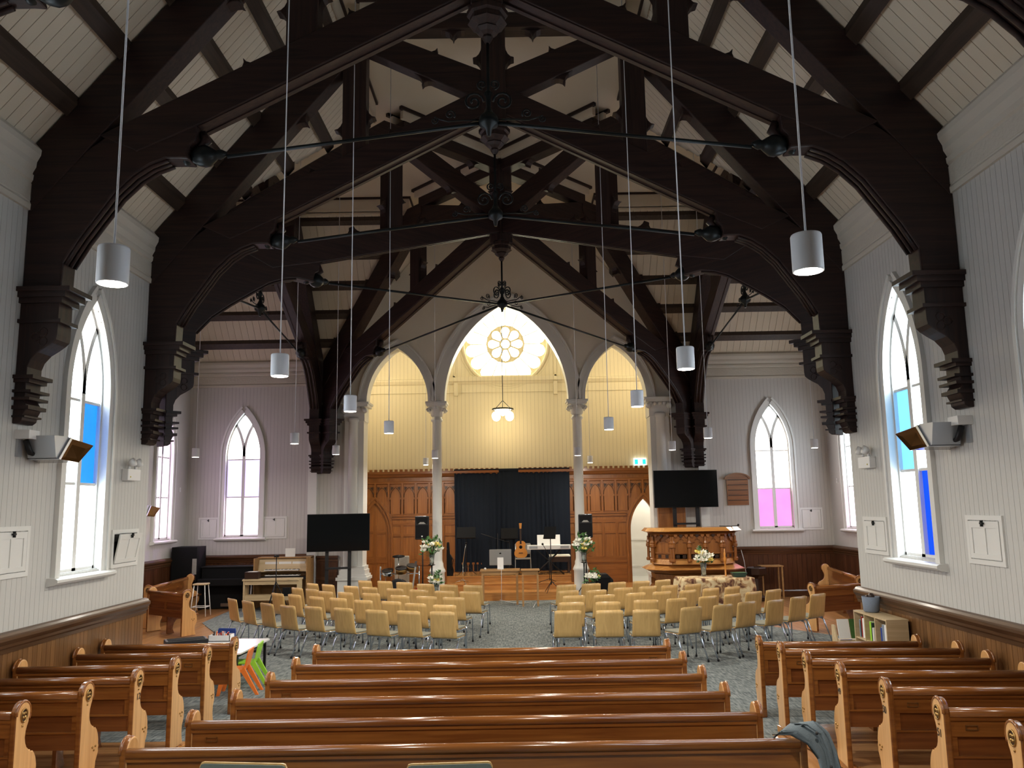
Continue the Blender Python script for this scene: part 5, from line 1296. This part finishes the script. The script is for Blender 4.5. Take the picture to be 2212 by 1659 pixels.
def music_stand(label, x, y, z, h, w=.5, rz=0, tilt=.35):
    R = thing('music_stand', label, 'music stand', (x, y, z), rz, 'black music stands')
    m = Matrix.Rotation(-tilt, 3, 'X')
    B().box((0, 0, h), (w, .012, .32), m=m).build('book_desk', 'black_matte', R); B().box((0, -.07, h-.16), (w, .07, .012), m=m).build('lip', 'black_matte', R)
    B().tube([(0, .03, .2), (0, .03, h-.05)], .013, 6).build('pole', 'black_plastic', R)
    for k in range(3):
        q = k*2*PI/3+.4; B().tube([(0, .03, .28), (.3*math.cos(q), .03+.3*math.sin(q), 0)], .009, 5).build('leg', 'black_plastic', R)
P_ = lambda x, y, Y: onY(x, y, Y)
p = P_(1007, 1150, 24.3); music_stand('black music stand on the stage beside the column, drum kit side', p.x, 24.3, SZ, p.z-SZ, .55)
p = P_(1104, 1152, 24.95); music_stand('black music stand on the stage between computer and guitar', p.x-.05, 24.98, SZ, p.z-SZ, .50)
p = P_(1188, 1150, 22.7); music_stand('black music stand tilted on the floor in front of the keyboard', p.x, 22.75, .205, p.z-.205, .34, -.35)
def mic_stand(label, x, y, z, pts, mat='black_plastic', mic=True):
    R = thing('microphone_stand', label, 'microphone stand', (x, y, z), 0, 'microphone stands')
    B().tube([(0, 0, .05), (0, 0, pts[0][2])], .011, 6).build('pole', mat, R); B().tube(pts, .009, 6).build('boom', mat, R)
    if mic: B().ball(pts[-1], .032, 8, 6).build('microphone', 'black_matte', R)
    for k in range(3):
        q = k*2*PI/3+.9; B().tube([(0, 0, .10), (.30*math.cos(q), .30*math.sin(q), 0)], .009, 5).build('leg', mat, R)
mic_stand('silver microphone stand leaning upright at the stage edge', P_(1000, 1230, 23.75).x, 23.75, .385, [(0, 0, .55), (.06, 0, .95), (.10, 0, 1.12)], 'chrome')
mic_stand('black boom microphone stand behind the computer', P_(1075, 1170, 24.0).x, 24.05, SZ, [(-.48, 0, 1.18), (0, 0, 1.02), (.30, 0, .93)])
mic_stand('black microphone stand below the keyboard', P_(1190, 1200, 23.7).x-.05, 23.66, .385, [(0, 0, .72), (-.1, -.02, .92), (-.18, -.03, 1.06)])
# desk with computer
tx, ty = 0.03, 22.0
R = thing('desk', 'plain wooden desk in front of the stage steps holding the computer', 'desk', (-.13, 22.05, .004))
B().span((-.62, -.28, .85), (.42, .30, .88)).build('top', 'desk_wood', R); B().span((-.58, -.25, .76), (.38, .26, .85)).build('apron', 'desk_wood', R)
for x in (-.56, .34):
    for y in (-.24, .22): B().span((x-.025, y-.025, 0), (x+.03, y+.03, .76)).build('leg', 'desk_wood', R)
R = thing('side_table', 'small square wooden table standing before the computer desk', 'table', (.55, 21.55, .004))
B().span((-.24, -.22, .88), (.24, .22, .91)).build('top', 'desk_wood', R, bevel=.006); B().span((-.2, -.18, .78), (.2, .18, .88)).build('apron', 'desk_wood', R)
for x in (-.19, .19):
    for y in (-.17, .17): B().span((x-.022, y-.022, 0), (x+.022, y+.022, .78)).build('leg', 'desk_wood', R)
R = thing('desktop_computer', 'silver all-in-one computer seen from behind on the desk', 'computer', (-.22, 22.1, .888))
B().prism([(-.29, .10), (.29, .10), (.29, .50), (.28, .51), (-.28, .51), (-.29, .50)], lambda a, b, d: (a, d, b), -.012, .02).build('case', 'steel', R, bevel=.006)
B().prism([(.03, .0), (-.09, .0), (-.09, .008), (-.025, .02), (-.02, .30), (-.005, .30), (.0, .02)], lambda a, b, d: (d, a, b), -.08, .08).build('stand', 'white_plastic', R)
lg = B()
for x in (-.011, .011): lg.lathe([(.001, 0), (.017, .001), (.017, .003), (.001, .004)], 12, (x, -.014, .405), Matrix.Rotation(PI/2, 3, 'X'))
lg.add([(.0, -.018, .424), (.012, -.018, .428), (.014, -.018, .438), (.004, -.018, .434)], [(0, 1, 2, 3)])
lg.build('logo', 'black_matte', R)
tag(B().tube([(-.22, 22.02, .98), (-.2, 21.9, .895), (-.19, 21.76, .893), (-.19, 21.73, .8), (-.2, 21.74, .02)], .005, 5).build('computer_cable', 'white_plastic'), 'thin white cable hanging from the computer down in front of the desk', 'cable')
tag(B().ball((-.62, 22.0, .91), .03, 10, 8).build('small_ball', 'white_plastic'), 'small white ball on the desk beside the computer', 'ball')
tag(B().tube([onZ(1080, 1296, .012), onZ(1110, 1302, .012), onZ(1135, 1303, .012), onZ(1160, 1297, .012), onZ(1152, 1312, .012)], .008, 5).build('power_cable', 'white_plastic'), 'white cable lying on the carpet by the desk legs', 'cable')
# acoustic guitar on a stacking chair
gx = P_(1125, 1190, 24.6)
R = thing('stacking_chair', 'grey stacking chair on the stage holding the acoustic guitar', 'chair', (gx.x+.06, 24.42, SZ))
B().span((-.23, -.2, .42), (.23, .2, .45)).build('seat', 'stone_grey', R, bevel=.01); B().span((-.22, .19, .55), (.22, .21, .86)).build('backrest', 'stone_grey', R, bevel=.008)
for sx in (-1, 1):
    B().tube([(sx*.22, .2, .84), (sx*.22, .19, .45), (sx*.23, .22, 0)], .012, 6).build('leg', 'steel', R); B().tube([(sx*.22, -.18, .43), (sx*.23, -.2, 0)], .012, 6).build('leg', 'steel', R)
R = thing('acoustic_guitar', 'honey-coloured acoustic guitar propped upright on the stacking chair', 'guitar', (gx.x, 24.36, SZ+.455))
def gbody(sc=1):
    pts = []
    for i in range(40):
        t = 2*PI*i/40; z = .24-.24*math.cos(t); u = z/.48
        wd = (.185*math.sin(PI*min(1, u/.55))**.55 if u < .30 else 0)
        pts.append((t, z))
    prof = [(0, 0), (.10, .008), (.16, .04), (.19, .10), (.19, .16), (.165, .22), (.13, .27), (.122, .30), (.135, .34), (.145, .39), (.13, .44), (.09, .475), (.04, .485), (0, .486)]
    return [(x*sc, z) for x, z in prof]+[(-x*sc, z) for x, z in prof[-2:0:-1]]
B().prism(gbody(), lambda a, b, d: (a, d, b), 0, .10).build('body', 'guitar_top', R, bevel=.006)
B().lathe([(.001, 0), (.048, .001), (.048, .003), (.001, .004)], 16, (0, .0, .31), Matrix.Rotation(PI/2, 3, 'X')).build('sound_hole', 'black_matte', R)
B().span((-.06, -.012, .13), (.06, 0, .15)).build('bridge', 'dark_brown', R); B().span((-.026, -.012, .40), (.026, .012, .84)).build('neck', 'dark_brown', R)
B().prism([(-.028, .84), (.028, .84), (.04, 1.0), (-.04, 1.0)], lambda a, b, d: (a, d, b), -.01, .012).build('headstock', 'guitar_top', R)
# keyboard
p0, p1 = P_(1139, 1183, 23.9), P_(1233, 1183, 23.9)
R = thing('electric_keyboard', 'white electric keyboard seen from behind on a crossed stand', 'keyboard', ((p0.x+p1.x)/2, 23.95, SZ), .0); kz = p0.z-SZ; kw = (p1.x-p0.x)/2
B().span((-kw, -.06, kz-.06), (kw, .24, kz+.06)).build('case', 'white_plastic', R, bevel=.01)
for x in (-kw*.72, kw*.72): B().span((x-.12, -.066, kz-.035), (x+.12, -.058, kz+.035)).build('speaker_grille', 'heater_grey', R)
B().box((0, .14, kz+.20), (.66, .012, .30), m=Matrix.Rotation(-.3, 3, 'X')).build('music_rest', 'paper', R)
for s in (-1, 1):
    for y in (-.02, .18): B().tube([(s*.42, y, 0.0), (-s*.36, y, kz-.06)], .018, 6).build('stand_leg', 'black_plastic', R)
R = thing('piano_stool', 'dark wooden piano stool with pale seat behind the keyboard', 'stool', (P_(1209, 1215, 24.55).x, 24.6, SZ)); B().span((-.30, -.2, .32), (.30, .2, .46)).build('seat_box', 'dark_brown', R); B().span((-.31, -.21, .462), (.31, .21, .52)).build('cushion', 'petal', R, bevel=.02)
for x in (-.26, .26):
    for y in (-.16, .16): B().span((x-.03, y-.03, 0), (x+.03, y+.03, .32)).build('leg', 'dark_brown', R)
R = thing('guitar_bag', 'black soft guitar bag standing at the stage edge behind the column', 'bag', (P_(968, 1225, 24.1).x, 24.1, SZ)); B().prism([(-.14, 0), (.14, 0), (.16, .15), (.11, .35), (.12, .48), (.05, .62), (.03, .95), (-.03, .95), (-.05, .62), (-.12, .48), (-.11, .35), (-.16, .15)], lambda a, b, d: (a, d, b), -.06, .08).build('bag', 'black_matte', R, bevel=.02); B().tube([(.1, -.07, .2), (.16, -.1, .45), (.08, -.07, .6)], .012, 5).build('strap', 'black_plastic', R)
cb_ = B()
for k in range(6):
    x = random.uniform(-1.3, 1.2); y = 24.2+random.uniform(-.15, .35); cb_ = B().tube([(x+.12*i, y+.06*math.sin(i*1.7+k), SZ+.008) for i in range(7)], .006, 5)
    tag(cb_.build('stage_cable', 'black_plastic'), 'black cable snaking over the stage boards', 'cable', 'black cables on the stage')
# drum kit side
D0 = P_(872, 1228, 22.75)
fz = .205
R = thing('drum_kit', 'electronic drum kit with dark rubber pads on a chrome rack', 'drum kit', (-2.95, 23.05, fz))
def cyl(c, r, h, ax, name, m, m2='black_plastic'):
    q = Vector(ax).normalized().to_track_quat('Z', 'Y').to_matrix()
    a = B().lathe([(r, 0), (r, h)], 20, c, q).build(name, m, R); B().lathe([(r*1.06, h*.86), (r*1.06, h*1.02), (r*.9, h*1.03)], 20, c, q).build('rim', m2, a)
cyl((-.02, -.3, .16), .26, .34, (0, -1, .05), 'bass_drum', 'black_plastic'); cyl((-.34, -.25, .52), .15, .14, (-.1, -.3, 1), 'tom_drum', 'chrome'); cyl((.02, -.28, .58), .15, .14, (0, -.3, 1), 'tom_drum', 'brass'); cyl((.30, -.22, .64), .14, .14, (.1, -.3, 1), 'tom_drum', 'brass')
B().lathe([(.01, .03), (.17, .0), (.175, .006), (.02, .045)], 20, (-.08, -.1, 1.0), Matrix.Rotation(.18, 3, 'X')).build('cymbal_pad', 'black_matte', R)
B().tube([(-.08, -.1, .3), (-.08, -.1, 1.0)], .012, 6).build('cymbal_arm', 'chrome', R)
for x in (-.55, .5): B().tube([(x, -.25, .0), (x, -.25, .75)], .02, 8).build('rack_post', 'chrome', R)
B().tube([(-.55, -.25, .55), (-.1, -.32, .55), (.5, -.25, .55)], .018, 8).build('rack_bar', 'chrome', R)
for x in (-.2, -.4): B().tube([(x, -.35, 0), (x, -.30, .5)], .010, 6).build('rack_leg', 'steel', R)
tag(B().span((-3.30, 24.0, .205), (-2.90, 24.25, 1.15)).build('guitar_amplifier', 'stone_grey', bevel=.02), 'tall grey-green amplifier box behind the drum kit', 'amplifier')
R = thing('electric_guitar', 'dark red electric guitar leaning on a stand in front of the drum kit', 'guitar', (-2.62, 22.25, .004), 0)
m = Matrix.Rotation(.12, 4, 'Y') @ Matrix.Rotation(-.22, 4, 'X')
def gp(poly, d0, d1, nm, mt): b = B().prism(poly, lambda a, b_, d: tuple((m @ Vector((a, d, b_+.06)))), d0, d1); b.build(nm, mt, R)
gp([(0, 0), (.12, .02), (.16, .10), (.14, .2), (.11, .26), (.15, .36), (.10, .38), (.05, .32), (-.04, .32), (-.13, .40), (-.14, .30), (-.11, .22), (-.15, .10), (-.11, .02)], 0, .045, 'body', 'red_gloss')
gp([(-.05, .06), (.07, .06), (.06, .16), (-.05, .18)], -.006, 0, 'pickguard', 'paper'); gp([(-.022, .30), (.022, .30), (.02, .92), (-.02, .92)], -.015, .01, 'neck', 'stone_grey'); gp([(-.03, .92), (.03, .92), (.02, 1.08), (-.04, 1.06)], -.01, .008, 'headstock', 'dark_brown')
B().tube([(-.1, .12, .0), (0, .06, .35), (.12, .12, .0)], .01, 5).build('stand', 'black_plastic', R)
R = thing('wedge_monitor', 'black wedge stage monitor on the floor beside the pulpit-side column', 'speaker', (2.54, 22.98, .205)); B().prism([(-.28, 0), (.28, 0), (.28, .30), (.12, .46), (-.28, .46)], lambda a, b, d: (a, d, b), -.2, .2).build('cabinet', 'black_plastic', R, bevel=.015); B().span((-.2, -.206, .05), (.2, -.20, .36)).build('grille', 'black_matte', R)
# exit sign above the panelling
R = thing('exit_sign', 'green and white exit sign box fixed above the oak panelling', 'sign', (4.05, YK, 3.70))
B().span((-.19, -.10, 0), (.19, -.001, .22)).build('box', 'sign_white', R, bevel=.008)
for x in (-.17, .07): B().span((x, -.104, .03), (x+.10, -.10, .18)).build('pictogram', 'sign_green', R)

# ------------------------------------------------------------------ pulpit
PX, PY = 4.68, 21.2
R = thing('pulpit', 'carved oak pulpit with trefoil arcade in front of the television', 'pulpit', (PX, PY, .004))
def ringpoly(hw, dp, ch): return [(-hw, dp), (-hw, -dp+ch), (-hw+ch, -dp), (hw-ch, -dp), (hw, -dp+ch), (hw, dp)]
def tier(hw0, hw1, z0, z1, name, mat, d0=.5, d1=None):
    a, b = ringpoly(hw0, d0, .38), ringpoly(hw1, d1 or d0+(hw1-hw0), .38); n = 6
    return B().add([(x, y, z0) for x, y in a]+[(x, y, z1) for x, y in b], [list(range(n))[::-1], list(range(n, 2*n))]+[(i, (i+1) % n, n+(i+1) % n, n+i) for i in range(n)]).build(name, mat, R)
tier(1.06, 1.06, .0, .36, 'plinth', 'oak_rail'); tier(1.10, 1.0, .36, .52, 'carved_base', 'oak_rail'); tier(.96, 1.0, .52, .78, 'base_core', 'oak_panel')
tier(1.0, 1.24, .78, .90, 'lower_moulding', 'oak_rail'); tier(1.24, 1.03, .90, 1.02, 'sloping_ledge', 'stage_wood'); tier(1.02, 1.0, 1.02, 1.14, 'ledge_riser', 'stage_wood')
tier(.98, .98, 1.14, 1.70, 'body', 'oak_panel'); tier(1.0, 1.06, 1.70, 1.78, 'dentil_band', 'oak_rail'); tier(1.06, 1.20, 1.78, 1.83, 'cornice', 'oak_rail'); tier(1.22, 1.14, 1.83, 1.915, 'top_slope', 'stage_wood')
def face(p, q, n):
    """arcade along one face from p to q"""
    d = Vector((q[0]-p[0], q[1]-p[1], 0)); L = d.length; d.normalize(); nr = Vector((d.y, -d.x, 0)); o = Vector((p[0], p[1], 0)); w = L/n
    F = lambda a, b, t: tuple(o+d*a+nr*t+Vector((0, 0, b)))
    for k in range(n):
        a0 = w*k; c = a0+w/2; r = w*.17
        lobes = []
        for cx, cz, t0, t1 in ((c-r*1.15, 1.50, PI*.9, PI*.35), (c, 1.585, PI*.95, PI*.05), (c+r*1.15, 1.50, PI*.65, PI*.1)):
            lobes += [(cx+r*math.cos(t0+(t1-t0)*i/5), cz+r*math.sin(t0+(t1-t0)*i/5)) for i in range(6)]
        lp = [(a0+.03, 1.45)]+[(lobes[0][0], 1.45)]+lobes+[(lobes[-1][0], 1.45), (a0+w-.03, 1.45), (a0+w-.03, 1.71), (a0+.03, 1.71)]
        holed(lp, [], F, .0, .05).build('trefoil_head', 'oak_rail', R)
        B().prism([(a0+.05, 1.16), (a0+w-.05, 1.16), (a0+w-.05, 1.27), (a0+.05, 1.27)], F, .0, .02).build('quatrefoil_panel', 'oak_frame', R)
        for i in (-1, 1):
            x = c+i*w*.2; B().prism([(x-.045, 1.175), (x+.045, 1.175), (x+.045, 1.255), (x-.045, 1.255)], F, .018, .028).build('pierced_square', 'dark_brown', R)
        B().prism([(a0, 1.28), (a0+w, 1.28), (a0+w, 1.31), (a0, 1.31)], F, 0, .04).build('sill_moulding', 'oak_rail', R)
        for i in range(3):
            x = a0+w*(i+.5)/3; B().prism([(x-.04, 1.71), (x, 1.675), (x+.04, 1.71), (x+.04, 1.755), (x-.04, 1.755)], F, .03, .085).build('dentil', 'dark_brown' if i == 1 else 'oak_rail', R)
        m_ = B()
        for i in range(3):
            x = a0+w*(i+.5)/3; m_.prism([(x-.07, .52), (x+.07, .52), (x+.04, .58), (x, .66), (x-.04, .58)], F, -.03, .04)
        m_.build('leaf_cresting', 'oak_rail', R)
    for k in range(n+1):
        B().lathe([(.045, 1.08), (.06, 1.10), (.06, 1.15), (.035, 1.17), (.035, 1.42), (.06, 1.44), (.06, 1.50), (.045, 1.52), (.055, 1.55), (.03, 1.60), (.03, 1.70)], 8, F(w*k, 0, .07), smooth=False).build('colonnette', 'oak_frame', R)
rp = ringpoly(.98, .48, .38)
face(rp[2], rp[3], 3); face(rp[1], rp[2], 1); face(rp[3], rp[4], 1); face(rp[0], rp[1], 1); face(rp[4], rp[5], 1)
tag(B().span((PX-.62, 22.50, .0), (PX+.12, 22.66, 2.75)).build('pulpit_backboard', 'oak_panel'), 'tall plain oak backboard behind the television', 'board')
R = thing('reading_microphone', 'thin black microphone lying along the pulpit top', 'microphone', (PX+.95, PY-.2, 1.92)); B().tube([(-.3, 0, .02), (0, -.02, .012), (.16, -.03, .02)], .012, 6).build('arm', 'black_plastic', R); B().ball((.17, -.03, .04), .03, 8, 6).build('capsule', 'black_plastic', R)
# communion table
R = thing('cloth_table', 'table under a brown patterned cloth in front of the pulpit', 'table', (4.75, 19.35, .004), .06)
nxx, ny_ = 26, 14; hx, hy, hz = .80, .42, .83
def cloth():
    vs, fs = [], []; N = 96; ring = []
    per = []
    for i in range(N):
        t = i/N*4; k = int(t); f_ = t-k
        c = [(-hx, -hy), (hx, -hy), (hx, hy), (-hx, hy)]; a, b_ = c[k], c[(k+1) % 4]; per.append((a[0]+(b_[0]-a[0])*f_, a[1]+(b_[1]-a[1])*f_))
    vs.append((0, 0, hz+.004))
    for lv, (sc, z) in enumerate(((.6, hz+.004), (1.0, hz), (1.02, hz-.06), (1.05, hz-.30), (1.08, hz-.60))):
        for i, (x, y) in enumerate(per):
            w_ = .035*math.sin(i*.98)*max(0, lv-1)/2; vs.append((x*(sc+w_), y*(sc+w_*1.4), z+(.05*math.sin(i*.26) if lv == 4 else 0)))
    for i in range(N): fs.append((0, 1+i, 1+(i+1) % N))
    for lv in range(4):
        for i in range(N): fs.append((1+lv*N+i, 1+lv*N+(i+1) % N, 1+(lv+1)*N+(i+1) % N, 1+(lv+1)*N+i))
    return B().add(vs, fs, True)
B().span((-hx+.02, -hy+.02, hz-.04), (hx-.02, hy-.02, hz-.006)).build('table_top', 'desk_wood', R)
for sx in (-1, 1):
    for sy in (-1, 1): B().span((sx*(hx-.08)-.03, sy*(hy-.08)-.03, 0), (sx*(hx-.08)+.03, sy*(hy-.08)+.03, hz-.04)).build('leg', 'desk_wood', R)
tag(cloth().build('tablecloth', 'batik_cloth', None, (4.75, 19.35, .006), .06), 'brown and cream batik cloth draped over the table by the pulpit', 'tablecloth')
flowers('white lilies in a tall glass vase on the batik cloth', (4.55, 19.5, .85), .20, .23, 26, True, 22, .30)
R = thing('carved_candle', 'slim carved wooden candle figure standing on the batik cloth', 'candle', (5.02, 19.35, .85)); B().lathe([(.03, 0), (.02, .02), (.02, .30), (.028, .32), (.035, .40), (.022, .46), (.028, .50), (.012, .56), (.006, .62)], 10).build('figure', 'guitar_top', R)
R = thing('green_bowl', 'dark green square bowl on the batik cloth', 'bowl', (5.28, 19.2, .85)); B().prism([(-.17, .09), (.17, .09), (.12, 0), (-.12, 0)], lambda a, b, d: (a, d, b), -.12, .12).build('bowl', 'dark_green', R); B().span((-.15, -.10, .091), (.15, .10, .094)).build('contents', 'leaf', R)
R = thing('stone_font', 'dark carved pedestal font standing by the transept wainscot', 'font', (6.45, 21.9, .004)); B().lathe([(.22, 0), (.22, .08), (.12, .14), (.10, .55), (.14, .60), (.26, .66), (.27, .82), (.24, .84), (.20, .80)], 8, smooth=False).build('pedestal', 'dark_brown', R)
R = thing('small_table', 'narrow light oak table against the dark wainscot beside the font', 'table', (6.95, 22.35, .004)); B().span((-.30, -.2, .82), (.30, .2, .85)).build('top', 'desk_wood', R)
for sx in (-1, 1):
    for sy in (-1, 1): B().span((sx*.26-.02, sy*.16-.02, 0), (sx*.26+.02, sy*.16+.02, .82)).build('leg', 'desk_wood', R)
R = thing('hymn_board', 'wooden hymn board with arched top on the wall beside the magenta window', 'board', (6.31, YF, 2.45))
B().prism([(-.29, 0), (.29, 0), (.30, .70)]+[(.36*math.cos(q), .70+.18*math.sin(q)) for q in [PI*i/12 for i in range(13)]]+[(-.30, .70)], lambda a, b, d: (a, -d, b), 0, .04).build('board', 'oak_rail', R)
for z in (.12, .26, .40, .54, .68): B().span((-.27, -.055, z), (.27, -.04, z+.018)).build('slot_rail', 'dark_brown', R)
B().prism([(.36*math.cos(q), .70+.18*math.sin(q)) for q in [PI*i/12 for i in range(13)]]+[(.32*math.cos(q), .70+.14*math.sin(q)) for q in [PI*i/12 for i in range(12, -1, -1)]], lambda a, b, d: (a, -d, b), .04, .07).build('arched_rim', 'oak_rail', R)
tag(B().tube([onY(1600, 1185, 22.7), onY(1607, 1210, 22.6), onY(1612, 1240, 22.5), (6.2, 22.4, .02)], .008, 5).build('wall_cable', 'white_plastic'), 'white cable hanging down the dark wainscot beside the pulpit', 'cable')
for X, yy, zz, sd, nm in ((-XT, 22.3, 3.05, 1, 'organ side'), (XT, 22.25, 3.0, -1, 'pulpit side')):
    R = thing('wall_switch', 'small white switch plate on the transept end wall, '+nm, 'switch', (X, yy, zz), 0, 'switch plates'); B().span((0, -.04, 0), (sd*.02, .04, .12)).build('plate', 'white_plastic', R); B().span((sd*.02, -.015, .04), (sd*.03, .015, .08)).build('rocker', 'white_plastic', R)
print('OBJECTS', len(bpy.data.objects))
